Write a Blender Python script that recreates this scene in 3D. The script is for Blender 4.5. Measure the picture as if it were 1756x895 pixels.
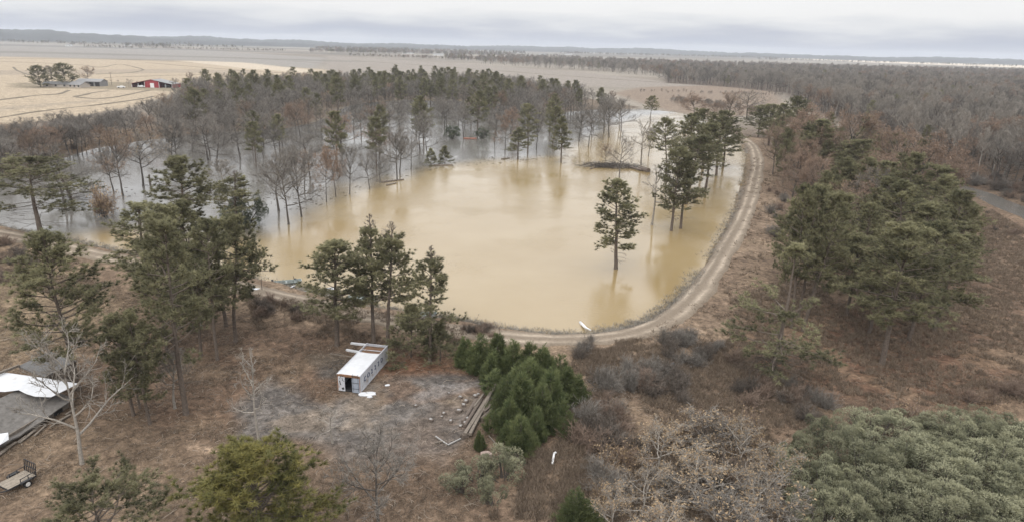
import bpy, math, random
import numpy as np
from mathutils import Vector, Matrix

# ------------------------------------------------------------------ clearing
for o in list(bpy.data.objects):
    bpy.data.objects.remove(o, do_unlink=True)
S = bpy.context.scene
COL = S.collection
RNG = np.random.default_rng(7)
R = math.radians

# ------------------------------------------------------------------ camera
F_PX, CX, CY = 1165.0, 878.0, 447.5
CAM_H, PITCH, ROLL = 37.0, R(17.5), R(1.5)
f_ = np.array([0, math.cos(PITCH), -math.sin(PITCH)])
r0 = np.array([1.0, 0, 0]); u0 = np.array([0, math.sin(PITCH), math.cos(PITCH)])
right_ = r0 * math.cos(ROLL) + u0 * math.sin(ROLL)
up_ = -r0 * math.sin(ROLL) + u0 * math.cos(ROLL)
C0 = np.array([0, 0, CAM_H])
cam = bpy.data.cameras.new('camera'); cam.sensor_width = 36
cam.lens = 36 * F_PX / 1756; cam.clip_start = 1; cam.clip_end = 40000
co = bpy.data.objects.new('camera', cam); COL.objects.link(co)
M = Matrix(((right_[0], up_[0], -f_[0], 0), (right_[1], up_[1], -f_[1], 0), (right_[2], up_[2], -f_[2], CAM_H), (0, 0, 0, 1)))
co.matrix_world = M
S.camera = co
HAZE = 0.00010

# ------------------------------------------------------------------ sky, sun, exposure
S.view_settings.view_transform = 'Standard'
S.view_settings.look = 'None'
S.view_settings.exposure = 0.0
S.view_settings.gamma = 1.0
S.view_settings.use_curve_mapping = False
S.cycles.max_bounces = 8; S.cycles.diffuse_bounces = 4; S.cycles.transparent_max_bounces = 8
S.cycles.volume_bounces = 0
S.cycles.use_denoising = True
SUN_EL, SUN_AZ = R(42), R(200)          # high soft sun behind the camera, through cloud
sun = bpy.data.lights.new('sun', 'SUN'); sun.energy = 1.2; sun.angle = R(11); sun.color = (1.0, 0.96, 0.9)
so = bpy.data.objects.new('sun', sun); COL.objects.link(so)
sd = Vector((math.sin(SUN_AZ) * math.cos(SUN_EL), math.cos(SUN_AZ) * math.cos(SUN_EL), math.sin(SUN_EL)))
so.rotation_euler = sd.to_track_quat('Z', 'Y').to_euler(); so.location = (0, 0, 120)

W = bpy.data.worlds.new('World'); S.world = W; W.use_nodes = True
nt = W.node_tree; nt.nodes.clear()
def N(nt, t, **kw):
    n = nt.nodes.new(t)
    for k, v in kw.items():
        setattr(n, k, v)
    return n
def ramp(nt, fac, stops, interp='LINEAR'):
    n = nt.nodes.new('ShaderNodeValToRGB'); n.color_ramp.interpolation = interp
    e = n.color_ramp.elements
    while len(e) < len(stops): e.new(0.5)
    for i, (p, c) in enumerate(stops):
        e[i].position = p; e[i].color = (c[0], c[1], c[2], 1)
    if fac is not None: nt.links.new(fac, n.inputs[0])
    return n
def mathn(nt, op, a, b=None, clamp=False):
    n = nt.nodes.new('ShaderNodeMath'); n.operation = op; n.use_clamp = clamp
    for i, v in enumerate((a, b)):
        if v is None: continue
        if isinstance(v, (int, float)): n.inputs[i].default_value = v
        else: nt.links.new(v, n.inputs[i])
    return n.outputs[0]
def mixc(nt, fac, a, b, mode='MIX'):
    n = nt.nodes.new('ShaderNodeMix'); n.data_type = 'RGBA'; n.blend_type = mode
    for i, v in ((0, fac), (6, a), (7, b)):
        if isinstance(v, (int, float)): n.inputs[i].default_value = v
        elif isinstance(v, (tuple, list)): n.inputs[i].default_value = (v[0], v[1], v[2], 1)
        else: nt.links.new(v, n.inputs[i])
    return n.outputs[2]
tc = N(nt, 'ShaderNodeTexCoord')
sky = N(nt, 'ShaderNodeTexSky', sky_type='NISHITA', sun_disc=False, sun_elevation=SUN_EL, sun_rotation=SUN_AZ)
sky.air_density = 1.5; sky.dust_density = 3.0
skys = N(nt, 'ShaderNodeVectorMath', operation='SCALE'); skys.inputs['Scale'].default_value = 0.09
nt.links.new(sky.outputs[0], skys.inputs[0])
sep = N(nt, 'ShaderNodeSeparateXYZ'); nt.links.new(tc.outputs['Generated'], sep.inputs[0])
mp = N(nt, 'ShaderNodeMapping'); mp.inputs['Scale'].default_value = (3.2, 3.2, 22)
nt.links.new(tc.outputs['Generated'], mp.inputs[0])
nz = N(nt, 'ShaderNodeTexNoise'); nz.inputs['Scale'].default_value = 1.6; nz.inputs['Detail'].default_value = 5; nz.inputs['Roughness'].default_value = 0.5
nt.links.new(mp.outputs[0], nz.inputs[0])
# height above the horizon, made uneven by the cloud bank
el = mathn(nt, 'ADD', sep.outputs[2], mathn(nt, 'MULTIPLY', mathn(nt, 'SUBTRACT', nz.outputs[0], 0.5), 0.06))
cl = ramp(nt, el, [(0.0, (0.66, 0.70, 0.79)), (0.010, (0.545, 0.59, 0.71)), (0.019, (0.60, 0.635, 0.735)), (0.032, (0.84, 0.86, 0.90)), (0.046, (1.0, 1.0, 1.01)), (0.22, (1.25, 1.25, 1.27)), (0.6, (2.2, 2.2, 2.22)), (0.95, (2.7, 2.7, 2.7))])
full = mixc(nt, 0.86, skys.outputs[0], cl.outputs[0])
bg = N(nt, 'ShaderNodeBackground'); bg.inputs[1].default_value = 1.0
# the Nishita part is already scaled to 0.09 above
nt.links.new(full, bg.inputs[0])
wo = N(nt, 'ShaderNodeOutputWorld'); nt.links.new(bg.outputs[0], wo.inputs[0])

# ------------------------------------------------------------------ pixel <-> world
def ray(px, py):
    px = np.asarray(px, float); py = np.asarray(py, float)
    return ((px - CX) / F_PX)[..., None] * right_ - ((py - CY) / F_PX)[..., None] * up_ + f_
def P(px, py, z=0.0):
    d = ray(px, py); t = (z - CAM_H) / d[..., 2]
    return C0 + d * t[..., None]
def PL(lst, z=0.0):
    a = np.array(lst, float)
    return P(a[:, 0], a[:, 1], z)[:, :2]
def project(p):
    v = np.asarray(p, float) - C0
    X, Y, Z = v @ right_, v @ up_, v @ f_
    return CX + F_PX * X / Z, CY - F_PX * Y / Z, Z
def height_to(base, py):
    v = np.asarray(base, float) - C0
    k = (CY - py) / F_PX
    return (k * (v @ f_) - v @ up_) / (up_[2] - k * f_[2])

# ------------------------------------------------------------------ numpy noise / polygons
def _hash(i, j, s):
    h = (i * 374761393 + j * 668265263 + s * 974634777) & 0xFFFFFFFF
    h = ((h ^ (h >> 13)) * 1274126177) & 0xFFFFFFFF
    return ((h ^ (h >> 16)) & 0xFFFF) / 65535.0
def vnoise(x, y, scale, seed=0):
    x = np.asarray(x) / scale; y = np.asarray(y) / scale
    i = np.floor(x).astype(np.int64); j = np.floor(y).astype(np.int64)
    u = x - i; v = y - j; u = u * u * (3 - 2 * u); v = v * v * (3 - 2 * v)
    a, b = _hash(i, j, seed), _hash(i + 1, j, seed)
    c, d = _hash(i, j + 1, seed), _hash(i + 1, j + 1, seed)
    return (a * (1 - u) + b * u) * (1 - v) + (c * (1 - u) + d * u) * v
def fbm(x, y, scale, seed=0, oct=4):
    t, a, w = 0, 0.5, 0
    for k in range(oct):
        t = t + a * vnoise(x, y, scale / 2 ** k, seed + 17 * k); w += a; a *= 0.5
    return t / w
def inpoly(x, y, poly):
    x = np.asarray(x); y = np.asarray(y)
    r = np.zeros(x.shape, bool); n = len(poly)
    for i in range(n):
        x1, y1 = poly[i]; x2, y2 = poly[(i + 1) % n]
        c = (y1 > y) != (y2 > y)
        if y1 == y2: continue
        r ^= c & (x < (x2 - x1) * (y - y1) / (y2 - y1) + x1)
    return r
def segdist(x, y, pts, closed=True):
    x = np.asarray(x, float); y = np.asarray(y, float)
    d = np.full(x.shape, 1e12); n = len(pts)
    for i in range(n if closed else n - 1):
        ax, ay = pts[i]; bx, by = pts[(i + 1) % n]
        dx, dy = bx - ax, by - ay; L = dx * dx + dy * dy + 1e-9
        t = np.clip(((x - ax) * dx + (y - ay) * dy) / L, 0, 1)
        d = np.minimum(d, (x - ax - t * dx) ** 2 + (y - ay - t * dy) ** 2)
    return np.sqrt(d)
def sdist(x, y, poly):
    d = segdist(x, y, poly)
    return np.where(inpoly(x, y, poly), -d, d)
def sstep(a, b, v):
    t = np.clip((v - a) / (b - a), 0, 1); return t * t * (3 - 2 * t)
def smooth_line(pts, n=8, closed=False):
    pts = np.asarray(pts, float); m = len(pts); out = []
    for i in range(m if closed else m - 1):
        p0 = pts[(i - 1) % m] if closed or i > 0 else pts[i]
        p1 = pts[i]; p2 = pts[(i + 1) % m]
        p3 = pts[(i + 2) % m] if closed or i + 2 < m else p2
        for k in range(n):
            t = k / n
            out.append(0.5 * (2 * p1 + (p2 - p0) * t + (2 * p0 - 5 * p1 + 4 * p2 - p3) * t * t + (3 * p1 - p0 - 3 * p2 + p3) * t ** 3))
    if not closed: out.append(pts[-1])
    return np.array(out)

# the shoreline of the flooded pond, read off as ground points
near_shore = [(-170, 362), (-60, 378), (0, 390), (70, 403), (130, 416), (200, 430), (260, 446), (340, 462), (430, 477), (500, 490), (560, 508), (640, 527),
              (720, 540), (790, 551), (850, 563), (930, 573), (1000, 575), (1060, 567), (1105, 551), (1145, 525), (1182, 488), (1215, 445), (1240, 400), (1262, 350),
              (1276, 300), (1279, 265), (1270, 243)]
far_shore = [(1235, 222), (1190, 200), (1130, 190), (1050, 188), (980, 192), (930, 196), (880, 182), (790, 172), (690, 172), (600, 182),
             (555, 205), (480, 222), (380, 228), (280, 238), (180, 252), (120, 268), (60, 288), (0, 306), (-90, 320), (-180, 340)]
NS = smooth_line(PL(near_shore), 5)
WATER = np.vstack([NS, smooth_line(PL(far_shore), 3)])
CREEK = smooth_line(PL([(1570, 285), (1605, 300), (1635, 318), (1680, 332), (1725, 352), (1790, 380), (1860, 400)]), 5)

def ground_z(x, y):
    x = np.asarray(x, float); y = np.asarray(y, float)
    d = sdist(x, y, WATER)
    d = d + np.where(np.abs(d) < 9, 1.7 * (fbm(x, y, 5.5, 88, 3) - .5), 0)
    dn = segdist(x, y, NS, False)
    base = 0.45 + 0.5 * (fbm(x, y, 26, 3) - 0.4)
    base = np.maximum(base, 0.28)
    lev = sstep(0, 2.6, d) * (1 - sstep(8.5, 15, dn)) * (dn < 20)
    z = np.where(d > 0, 0.02 + base * sstep(0, 7, d), 0)
    z = np.where(d > 0, z * (1 - lev) + lev * (1.15 + 0.12 * (fbm(x, y, 4, 5) - .5)), -1.1 * sstep(0, 5, -d))
    dc = segdist(x, y, CREEK, False)
    z = np.where(dc < 9, np.minimum(z, -0.7 + 1.3 * sstep(1.5, 5.5, dc + 1.2 * (vnoise(x, y, 5, 9) - .5))), z)
    return z
def G(px, py, dz=0.0):
    z = 0.4
    for _ in range(4):
        p = P(px, py, z); z = float(ground_z(p[0], p[1]))
    return np.array([p[0], p[1], z + dz])
def GW(px, py):       # on the water where flooded, else on the ground
    p = G(px, py)
    if p[2] < 0: p = P(px, py, 0.0)
    return p

# ------------------------------------------------------------------ tagging / mesh helpers
def tag(o, label=None, cat=None, group=None, kind=None):
    if label: o['label'] = label
    if cat: o['category'] = cat
    if group: o['group'] = group
    if kind: o['kind'] = kind
    return o
def empty(name, loc=(0, 0, 0), rz=0.0):
    o = bpy.data.objects.new(name, None); COL.objects.link(o)
    o.empty_display_size = 0.3
    o.location = tuple(float(v) for v in loc); o.rotation_euler = (0, 0, rz); return o
def mesh_np(name, V, polys, mats=(), midx=None, tint=None, smooth=False):
    """polys: list of (k, array of shape (n,k))"""
    me = bpy.data.meshes.new(name)
    V = np.asarray(V, np.float32); me.vertices.add(len(V)); me.vertices.foreach_set('co', V.ravel())
    li = np.concatenate([p.ravel() for p in polys]).astype(np.int32)
    tot = np.concatenate([np.full(len(p), p.shape[1], np.int32) for p in polys])
    st = np.concatenate([[0], np.cumsum(tot)[:-1]]).astype(np.int32)
    me.loops.add(len(li)); me.loops.foreach_set('vertex_index', li)
    me.polygons.add(len(tot)); me.polygons.foreach_set('loop_start', st); me.polygons.foreach_set('loop_total', tot)
    for m in mats: me.materials.append(m)
    if midx is not None: me.polygons.foreach_set('material_index', np.asarray(midx, np.int32))
    if smooth: me.polygons.foreach_set('use_smooth', np.ones(len(tot), bool))
    if tint is not None:
        a = me.attributes.new('tint', 'FLOAT', 'POINT'); a.data.foreach_set('value', np.asarray(tint, np.float32))
    me.update(calc_edges=True); return me
def link(name, me, parent=None):
    o = bpy.data.objects.new(name, me); COL.objects.link(o)
    if parent is not None: o.parent = parent
    return o
class MB:
    """collects boxes, tubes and faces for ONE mesh"""
    def __init__(s): s.v = []; s.f = []; s.m = []
    def face(s, pts, m=0):
        b = len(s.v); s.v += [tuple(map(float, p)) for p in pts]; s.f.append(list(range(b, b + len(pts)))); s.m.append(m)
    def box(s, c, d, rz=0.0, m=0, rx=0.0, ry=0.0, jit=0.0):
        b = len(s.v); h = np.array(d) / 2
        rot = Matrix.Rotation(rz, 3, 'Z') @ Matrix.Rotation(ry, 3, 'Y') @ Matrix.Rotation(rx, 3, 'X')
        for i in (-1, 1):
            for j in (-1, 1):
                for k in (-1, 1):
                    q = rot @ Vector((i * h[0], j * h[1], k * h[2]))
                    jj = RNG.uniform(-jit, jit, 3) if jit else (0, 0, 0)
                    s.v.append((c[0] + q.x + jj[0], c[1] + q.y + jj[1], c[2] + q.z + jj[2]))
        for q in ((0, 1, 3, 2), (4, 6, 7, 5), (0, 4, 5, 1), (2, 3, 7, 6), (0, 2, 6, 4), (1, 5, 7, 3)):
            s.f.append([b + i for i in q]); s.m.append(m)
    def bar(s, a, b_, w, h=None, m=0):
        a = Vector(a); b_ = Vector(b_); h = h or w
        d = (b_ - a); L = d.length; d.normalize()
        u = d.cross(Vector((0, 0, 1)))
        if u.length < 1e-3: u = Vector((1, 0, 0))
        u.normalize(); v = u.cross(d)
        b = len(s.v)
        for e in (a, b_):
            for i, j in ((-1, -1), (1, -1), (1, 1), (-1, 1)): s.v.append(tuple(e + u * (i * w / 2) + v * (j * h / 2)))
        for q in ((0, 1, 2, 3), (7, 6, 5, 4), (0, 4, 5, 1), (1, 5, 6, 2), (2, 6, 7, 3), (3, 7, 4, 0)):
            s.f.append([b + i for i in q]); s.m.append(m)
    def tube(s, a, b_, r1, r2=None, n=10, m=0, caps=True):
        a = Vector(a); b_ = Vector(b_); r2 = r1 if r2 is None else r2
        d = (b_ - a).normalized(); u = d.cross(Vector((0, 0, 1)))
        if u.length < 1e-3: u = Vector((1, 0, 0))
        u.normalize(); v = u.cross(d); b = len(s.v)
        for e, r in ((a, r1), (b_, r2)):
            for k in range(n):
                t = 2 * math.pi * k / n; s.v.append(tuple(e + u * (r * math.cos(t)) + v * (r * math.sin(t))))
        for k in range(n):
            s.f.append([b + k, b + (k + 1) % n, b + n + (k + 1) % n, b + n + k]); s.m.append(m)
        if caps:
            s.f.append([b + k for k in reversed(range(n))]); s.m.append(m)
            s.f.append([b + n + k for k in range(n)]); s.m.append(m)
    def build(s, name, mats, parent=None, bevel=0.0, smooth=False):
        if not isinstance(mats, (list, tuple)): mats = [mats]
        me = bpy.data.meshes.new(name); me.from_pydata(s.v, [], s.f)
        for m in mats: me.materials.append(m)
        me.polygons.foreach_set('material_index', s.m)
        if smooth: me.polygons.foreach_set('use_smooth', [True] * len(s.f))
        me.update(); o = link(name, me, parent)
        if bevel:
            b = o.modifiers.new('bevel', 'BEVEL'); b.width = bevel; b.segments = 2; b.limit_method = 'ANGLE'
        return o

# ------------------------------------------------------------------ materials
def newmat(name):
    m = bpy.data.materials.new(name); m.use_nodes = True
    nt = m.node_tree; b = nt.nodes['Principled BSDF']; return m, nt, b
def plain(name, c, rough=0.7, var=0.25, scale=3.0, bump=0.0, metal=0.0, c2=None, dirt=None, spec=0.3):
    m, nt, b = newmat(name)
    tcn = N(nt, 'ShaderNodeTexCoord')
    n1 = N(nt, 'ShaderNodeTexNoise'); n1.inputs['Scale'].default_value = scale; n1.inputs['Detail'].default_value = 6; n1.inputs['Roughness'].default_value = 0.65
    nt.links.new(tcn.outputs['Object'], n1.inputs[0])
    lo = tuple(v * (1 - var) for v in c); hi = tuple(min(1, v * (1 + var)) for v in (c2 or c))
    rp = ramp(nt, n1.outputs[0], [(0.3, lo), (0.7, hi)])
    col = rp.outputs[0]
    if dirt:
        n2 = N(nt, 'ShaderNodeTexNoise'); n2.inputs['Scale'].default_value = scale * 0.45; n2.inputs['Detail'].default_value = 8; n2.inputs['Roughness'].default_value = 0.7
        nt.links.new(tcn.outputs['Object'], n2.inputs[0])
        fac = ramp(nt, n2.outputs[0], [(dirt[1], (0, 0, 0)), (dirt[1] + 0.14, (1, 1, 1))])
        col = mixc(nt, fac.outputs[0], col, dirt[0])
    nt.links.new(col, b.inputs['Base Color'])
    b.inputs['Roughness'].default_value = rough; b.inputs['Metallic'].default_value = metal
    b.inputs['Specular IOR Level'].default_value = spec
    if bump:
        bp = N(nt, 'ShaderNodeBump'); bp.inputs['Strength'].default_value = bump; bp.inputs['Distance'].default_value = 0.05
        nt.links.new(n1.outputs[0], bp.inputs['Height']); nt.links.new(bp.outputs[0], b.inputs['Normal'])
    return m
def leafmat(name, c1, c2, transl=0.25, objvar=0.25):
    m, nt, b = newmat(name)
    at = N(nt, 'ShaderNodeAttribute', attribute_name='tint')
    oi = N(nt, 'ShaderNodeObjectInfo')
    col = mixc(nt, at.outputs['Fac'], c1, c2)
    k = mathn(nt, 'ADD', mathn(nt, 'MULTIPLY', oi.outputs['Random'], 2 * objvar), 1 - objvar)
    sc = N(nt, 'ShaderNodeVectorMath', operation='SCALE'); nt.links.new(col, sc.inputs[0]); nt.links.new(k, sc.inputs['Scale'])
    nt.links.new(sc.outputs[0], b.inputs['Base Color'])
    b.inputs['Roughness'].default_value = 0.65; b.inputs['Specular IOR Level'].default_value = 0.2
    tr = N(nt, 'ShaderNodeBsdfTranslucent'); nt.links.new(sc.outputs[0], tr.inputs[0])
    mx = N(nt, 'ShaderNodeMixShader'); mx.inputs[0].default_value = transl
    nt.links.new(b.outputs[0], mx.inputs[1]); nt.links.new(tr.outputs[0], mx.inputs[2])
    nt.links.new(mx.outputs[0], nt.nodes['Material Output'].inputs[0])
    return m

MAT = {}
MAT['pine_bark'] = plain('pine_bark', (0.115, 0.092, 0.075), 0.9, 0.4, 6, 0.6)
MAT['bark'] = plain('grey_bark', (0.085, 0.074, 0.065), 0.9, 0.35, 5, 0.6)
MAT['pale_bark'] = plain('pale_bark', (0.26, 0.235, 0.205), 0.9, 0.35, 5, 0.6)
MAT['twig'] = leafmat('twig_grey', (0.128, 0.116, 0.103), (0.238, 0.216, 0.190), 0.0, 0.22)
MAT['twig_dark'] = leafmat('twig_dark', (0.075, 0.062, 0.052), (0.165, 0.138, 0.115), 0.0, 0.2)
MAT['twig_pale'] = leafmat('twig_pale', (0.20, 0.178, 0.155), (0.32, 0.29, 0.25), 0.0, 0.15)
MAT['twig_rust'] = leafmat('twig_rust', (0.155, 0.112, 0.088), (0.25, 0.185, 0.142), 0.0, 0.2)
MAT['rust_leaf'] = leafmat('rust_leaf', (0.20, 0.138, 0.098), (0.31, 0.222, 0.162), 0.25, 0.15)
MAT['tan_leaf'] = leafmat('tan_leaf', (0.20, 0.142, 0.088), (0.40, 0.295, 0.18), 0.25, 0.15)
MAT['needle'] = leafmat('pine_needle', (0.084, 0.085, 0.050), (0.345, 0.325, 0.190), 0.42, 0.16)
MAT['needle_gold'] = leafmat('pine_needle_gold', (0.085, 0.092, 0.038), (0.29, 0.255, 0.085), 0.3, 0.08)
MAT['cedar'] = leafmat('cedar_green', (0.042, 0.062, 0.026), (0.135, 0.152, 0.066), 0.3, 0.25)
MAT['shrub'] = leafmat('shrub_green', (0.10, 0.106, 0.068), (0.30, 0.295, 0.195), 0.3, 0.16)
MAT['shrub_dark'] = leafmat('shrub_dark', (0.045, 0.058, 0.037), (0.11, 0.125, 0.075), 0.2, 0.15)
MAT['dry'] = leafmat('dry_weed', (0.075, 0.056, 0.042), (0.285, 0.222, 0.165), 0.2, 0.0)
MAT['reed'] = leafmat('reed', (0.10, 0.09, 0.075), (0.42, 0.39, 0.345), 0.2, 0.0)
MAT['stick'] = leafmat('stick', (0.14, 0.11, 0.085), (0.36, 0.30, 0.24), 0.0, 0.0)

# ------------------------------------------------------------------ vegetation geometry
def unit(a):
    return a / np.maximum(np.linalg.norm(a, axis=-1, keepdims=True), 1e-9)
def prisms(P0, P1, R0, R1, n=3):
    d = unit(P1 - P0)
    ref = np.where(np.abs(d[:, 2:3]) > 0.9, np.array([[1.0, 0, 0]]), np.array([[0, 0, 1.0]]))
    u = unit(np.cross(d, ref)); v = np.cross(u, d)
    a = np.arange(n) * 2 * np.pi / n
    ring = np.cos(a)[None, :, None] * u[:, None] + np.sin(a)[None, :, None] * v[:, None]
    V = np.concatenate([P0[:, None] + ring * R0[:, None, None], P1[:, None] + ring * R1[:, None, None]], 1)
    k = np.arange(n); q = np.stack([k, (k + 1) % n, n + (k + 1) % n, n + k], 1)
    Fq = (q[None] + (np.arange(len(P0)) * 2 * n)[:, None, None]).reshape(-1, 4)
    return V.reshape(-1, 3), Fq
def blades(rng, base, dirs, L, w):
    side = unit(np.cross(dirs, rng.normal(size=dirs.shape)))
    V = np.stack([base - side * (w / 2)[:, None], base + side * (w / 2)[:, None], base + dirs * L[:, None]], 1).reshape(-1, 3)
    return V, np.arange(len(V)).reshape(-1, 3)
def polyline(rng, start, dirs, lens, nseg, wob, up):
    """(N,nseg+1,3) bent branches"""
    n = len(start); pts = [start]; d = dirs.copy(); p = start.copy()
    for k in range(nseg):
        d = unit(d + rng.normal(size=(n, 3)) * wob + np.array([0, 0, 1.0]) * (up if np.ndim(up) == 0 else np.asarray(up)[:, None]))
        p = p + d * (lens / nseg)[:, None]; pts.append(p)
    return np.stack(pts, 1), d
def seg_arrays(pts, rad0, rad1):
    n, k = pts.shape[0], pts.shape[1] - 1
    t = np.linspace(0, 1, k + 1)
    rr = rad0[:, None] * (1 - t) + rad1[:, None] * t
    return pts[:, :-1].reshape(-1, 3), pts[:, 1:].reshape(-1, 3), rr[:, :-1].ravel(), rr[:, 1:].ravel()
def spawn(rng, pts, m, tmin, tmax, amin, amax, flat=0.0):
    """m children per branch: start, direction, t"""
    n, k = pts.shape[0], pts.shape[1] - 1
    t = (np.arange(m)[None] + rng.uniform(0, 1, (n, m))) / m * (tmax - tmin) + tmin
    x = np.clip(t * k, 0, k - 1e-4); i = x.astype(int); fr = (x - i)[..., None]
    a = np.take_along_axis(pts, i[..., None], 1); b = np.take_along_axis(pts, (i + 1)[..., None], 1)
    st = a + (b - a) * fr; d = unit(b - a)
    rnd = rng.normal(size=d.shape); rnd[..., 2] *= (1 - flat)
    perp = unit(rnd - d * np.sum(rnd * d, -1, keepdims=True))
    ang = rng.uniform(amin, amax, (n, m))[..., None]
    nd = unit(d * np.cos(ang) + perp * np.sin(ang))
    return st.reshape(-1, 3), nd.reshape(-1, 3), t.ravel()

def make_bare(seed, H=15.0, spread=0.42, fork=0.32, nl=9, leaf=None, twigmat='twig', barkmat='bark', twig_r=0.016, dens=1.05, low=.25, upright=0.12, leafn=6):
    rng = np.random.default_rng(seed)
    rt = H * 0.0155
    trunk, _ = polyline(rng, np.zeros((1, 3)), np.array([[0, 0, 1.0]]), np.array([H * 0.80]), 7, 0.05, 0.10)
    tr = seg_arrays(trunk, np.array([rt]), np.array([rt * 0.18]))
    s1, d1, t1 = spawn(rng, trunk, nl, fork / 0.8, 1.0, 0.55, 1.15)
    az = np.arange(nl) * 2.4 + rng.uniform(0, 6)
    el = low + (1.0 - low) * (t1 - fork / 0.8) / (1 - fork / 0.8) + rng.uniform(-.15, .15, nl)
    d1 = np.stack([np.cos(az) * np.cos(el), np.sin(az) * np.cos(el), np.sin(el)], 1)
    l1 = H * spread * (1.15 - 0.55 * (t1 - fork / 0.8) / (1 - fork / 0.8)) * rng.uniform(.8, 1.15, nl)
    p1, e1 = polyline(rng, s1, d1, l1, 5, 0.16, upright)
    a1 = rt * 0.62 * (1.1 - 0.5 * t1)
    S1 = seg_arrays(p1, a1, a1 * 0.25)
    m2 = int(7 * dens)
    s2, d2, t2 = spawn(rng, p1, m2, 0.22, 1.0, 0.45, 1.0)
    l2 = np.repeat(l1, m2) * 0.46 * (1.15 - 0.5 * t2) * rng.uniform(.7, 1.2, len(t2))
    p2, _ = polyline(rng, s2, d2, l2, 4, 0.2, upright * .8)
    a2 = np.repeat(a1, m2) * 0.42 * (1.1 - .4 * t2)
    S2 = seg_arrays(p2, a2, a2 * .3)
    m3 = int(6 * dens)
    s3, d3, t3 = spawn(rng, p2, m3, 0.15, 1.0, 0.4, 0.95)
    l3 = np.repeat(l2, m3) * 0.52 * (1.1 - .4 * t3) * rng.uniform(.7, 1.2, len(t3))
    p3, _ = polyline(rng, s3, d3, l3, 3, 0.22, upright * .6)
    a3 = np.maximum(np.repeat(a2, m3) * 0.36, twig_r * 1.2)
    S3 = seg_arrays(p3, a3, np.full(len(a3), twig_r))
    m4 = int(5 * dens)
    s4, d4, t4 = spawn(rng, p3, m4, 0.1, 1.0, 0.35, 0.9)
    l4 = np.repeat(l3, m4) * 0.6 * rng.uniform(.7, 1.2, len(t4)) + 0.12
    p4, e4 = polyline(rng, s4, d4, l4, 2, 0.2, 0.05)
    S4 = seg_arrays(p4, np.full(len(l4), twig_r), np.full(len(l4), twig_r * .6))
    Vt, Ft = prisms(*[np.concatenate([a, b]) for a, b in zip(tr, S1)], n=6)
    Vt2, Ft2 = prisms(*S2, n=4)
    foot, ff = prisms(np.array([[0, 0, -1.2]]), np.array([[0, 0, 0.5]]), np.array([rt * 1.5]), np.array([rt]), 8)
    tm = mesh_np('trunk', np.vstack([Vt, Vt2, foot]), [np.vstack([Ft, Ft2 + len(Vt), ff + len(Vt) + len(Vt2)])], [MAT[barkmat]], smooth=True)
    Vc, Fc = prisms(*[np.concatenate([a, b]) for a, b in zip(S3, S4)], n=3)
    tint = np.repeat(rng.uniform(0, 1, len(Vc) // 6), 6)
    mats = [MAT[twigmat]]; polys = [Fc]; midx = np.zeros(len(Fc), int); V = Vc
    if leaf:
        tips = p4[:, 1:].reshape(-1, 3); tips = tips[rng.uniform(size=len(tips)) < min(1, leafn / 6)]
        k = max(1, int(leafn / 3)); base = np.repeat(tips, k, 0) + rng.normal(size=(len(tips) * k, 3)) * 0.12
        dr = unit(rng.normal(size=base.shape) + np.array([0, 0, -.2]))
        Vb, Fb = blades(rng, base, dr, rng.uniform(.14, .28, len(base)), rng.uniform(.10, .18, len(base)))
        V = np.vstack([V, Vb]); polys.append(Fb + len(Vc)); midx = np.concatenate([midx, np.ones(len(Fb), int)]); mats.append(MAT[leaf])
        tint = np.concatenate([tint, np.repeat(rng.uniform(0, 1, len(Fb)), 3)])
    cm = mesh_np('crown', V, polys, mats, midx, tint)
    allp = np.vstack([p4.reshape(-1, 3), p3.reshape(-1, 3)])
    return dict(trunk=tm, crown=cm, H=float(np.percentile(allp[:, 2], 99.5)), R=float(np.percentile(np.hypot(allp[:, 0], allp[:, 1]), 95)))

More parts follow.
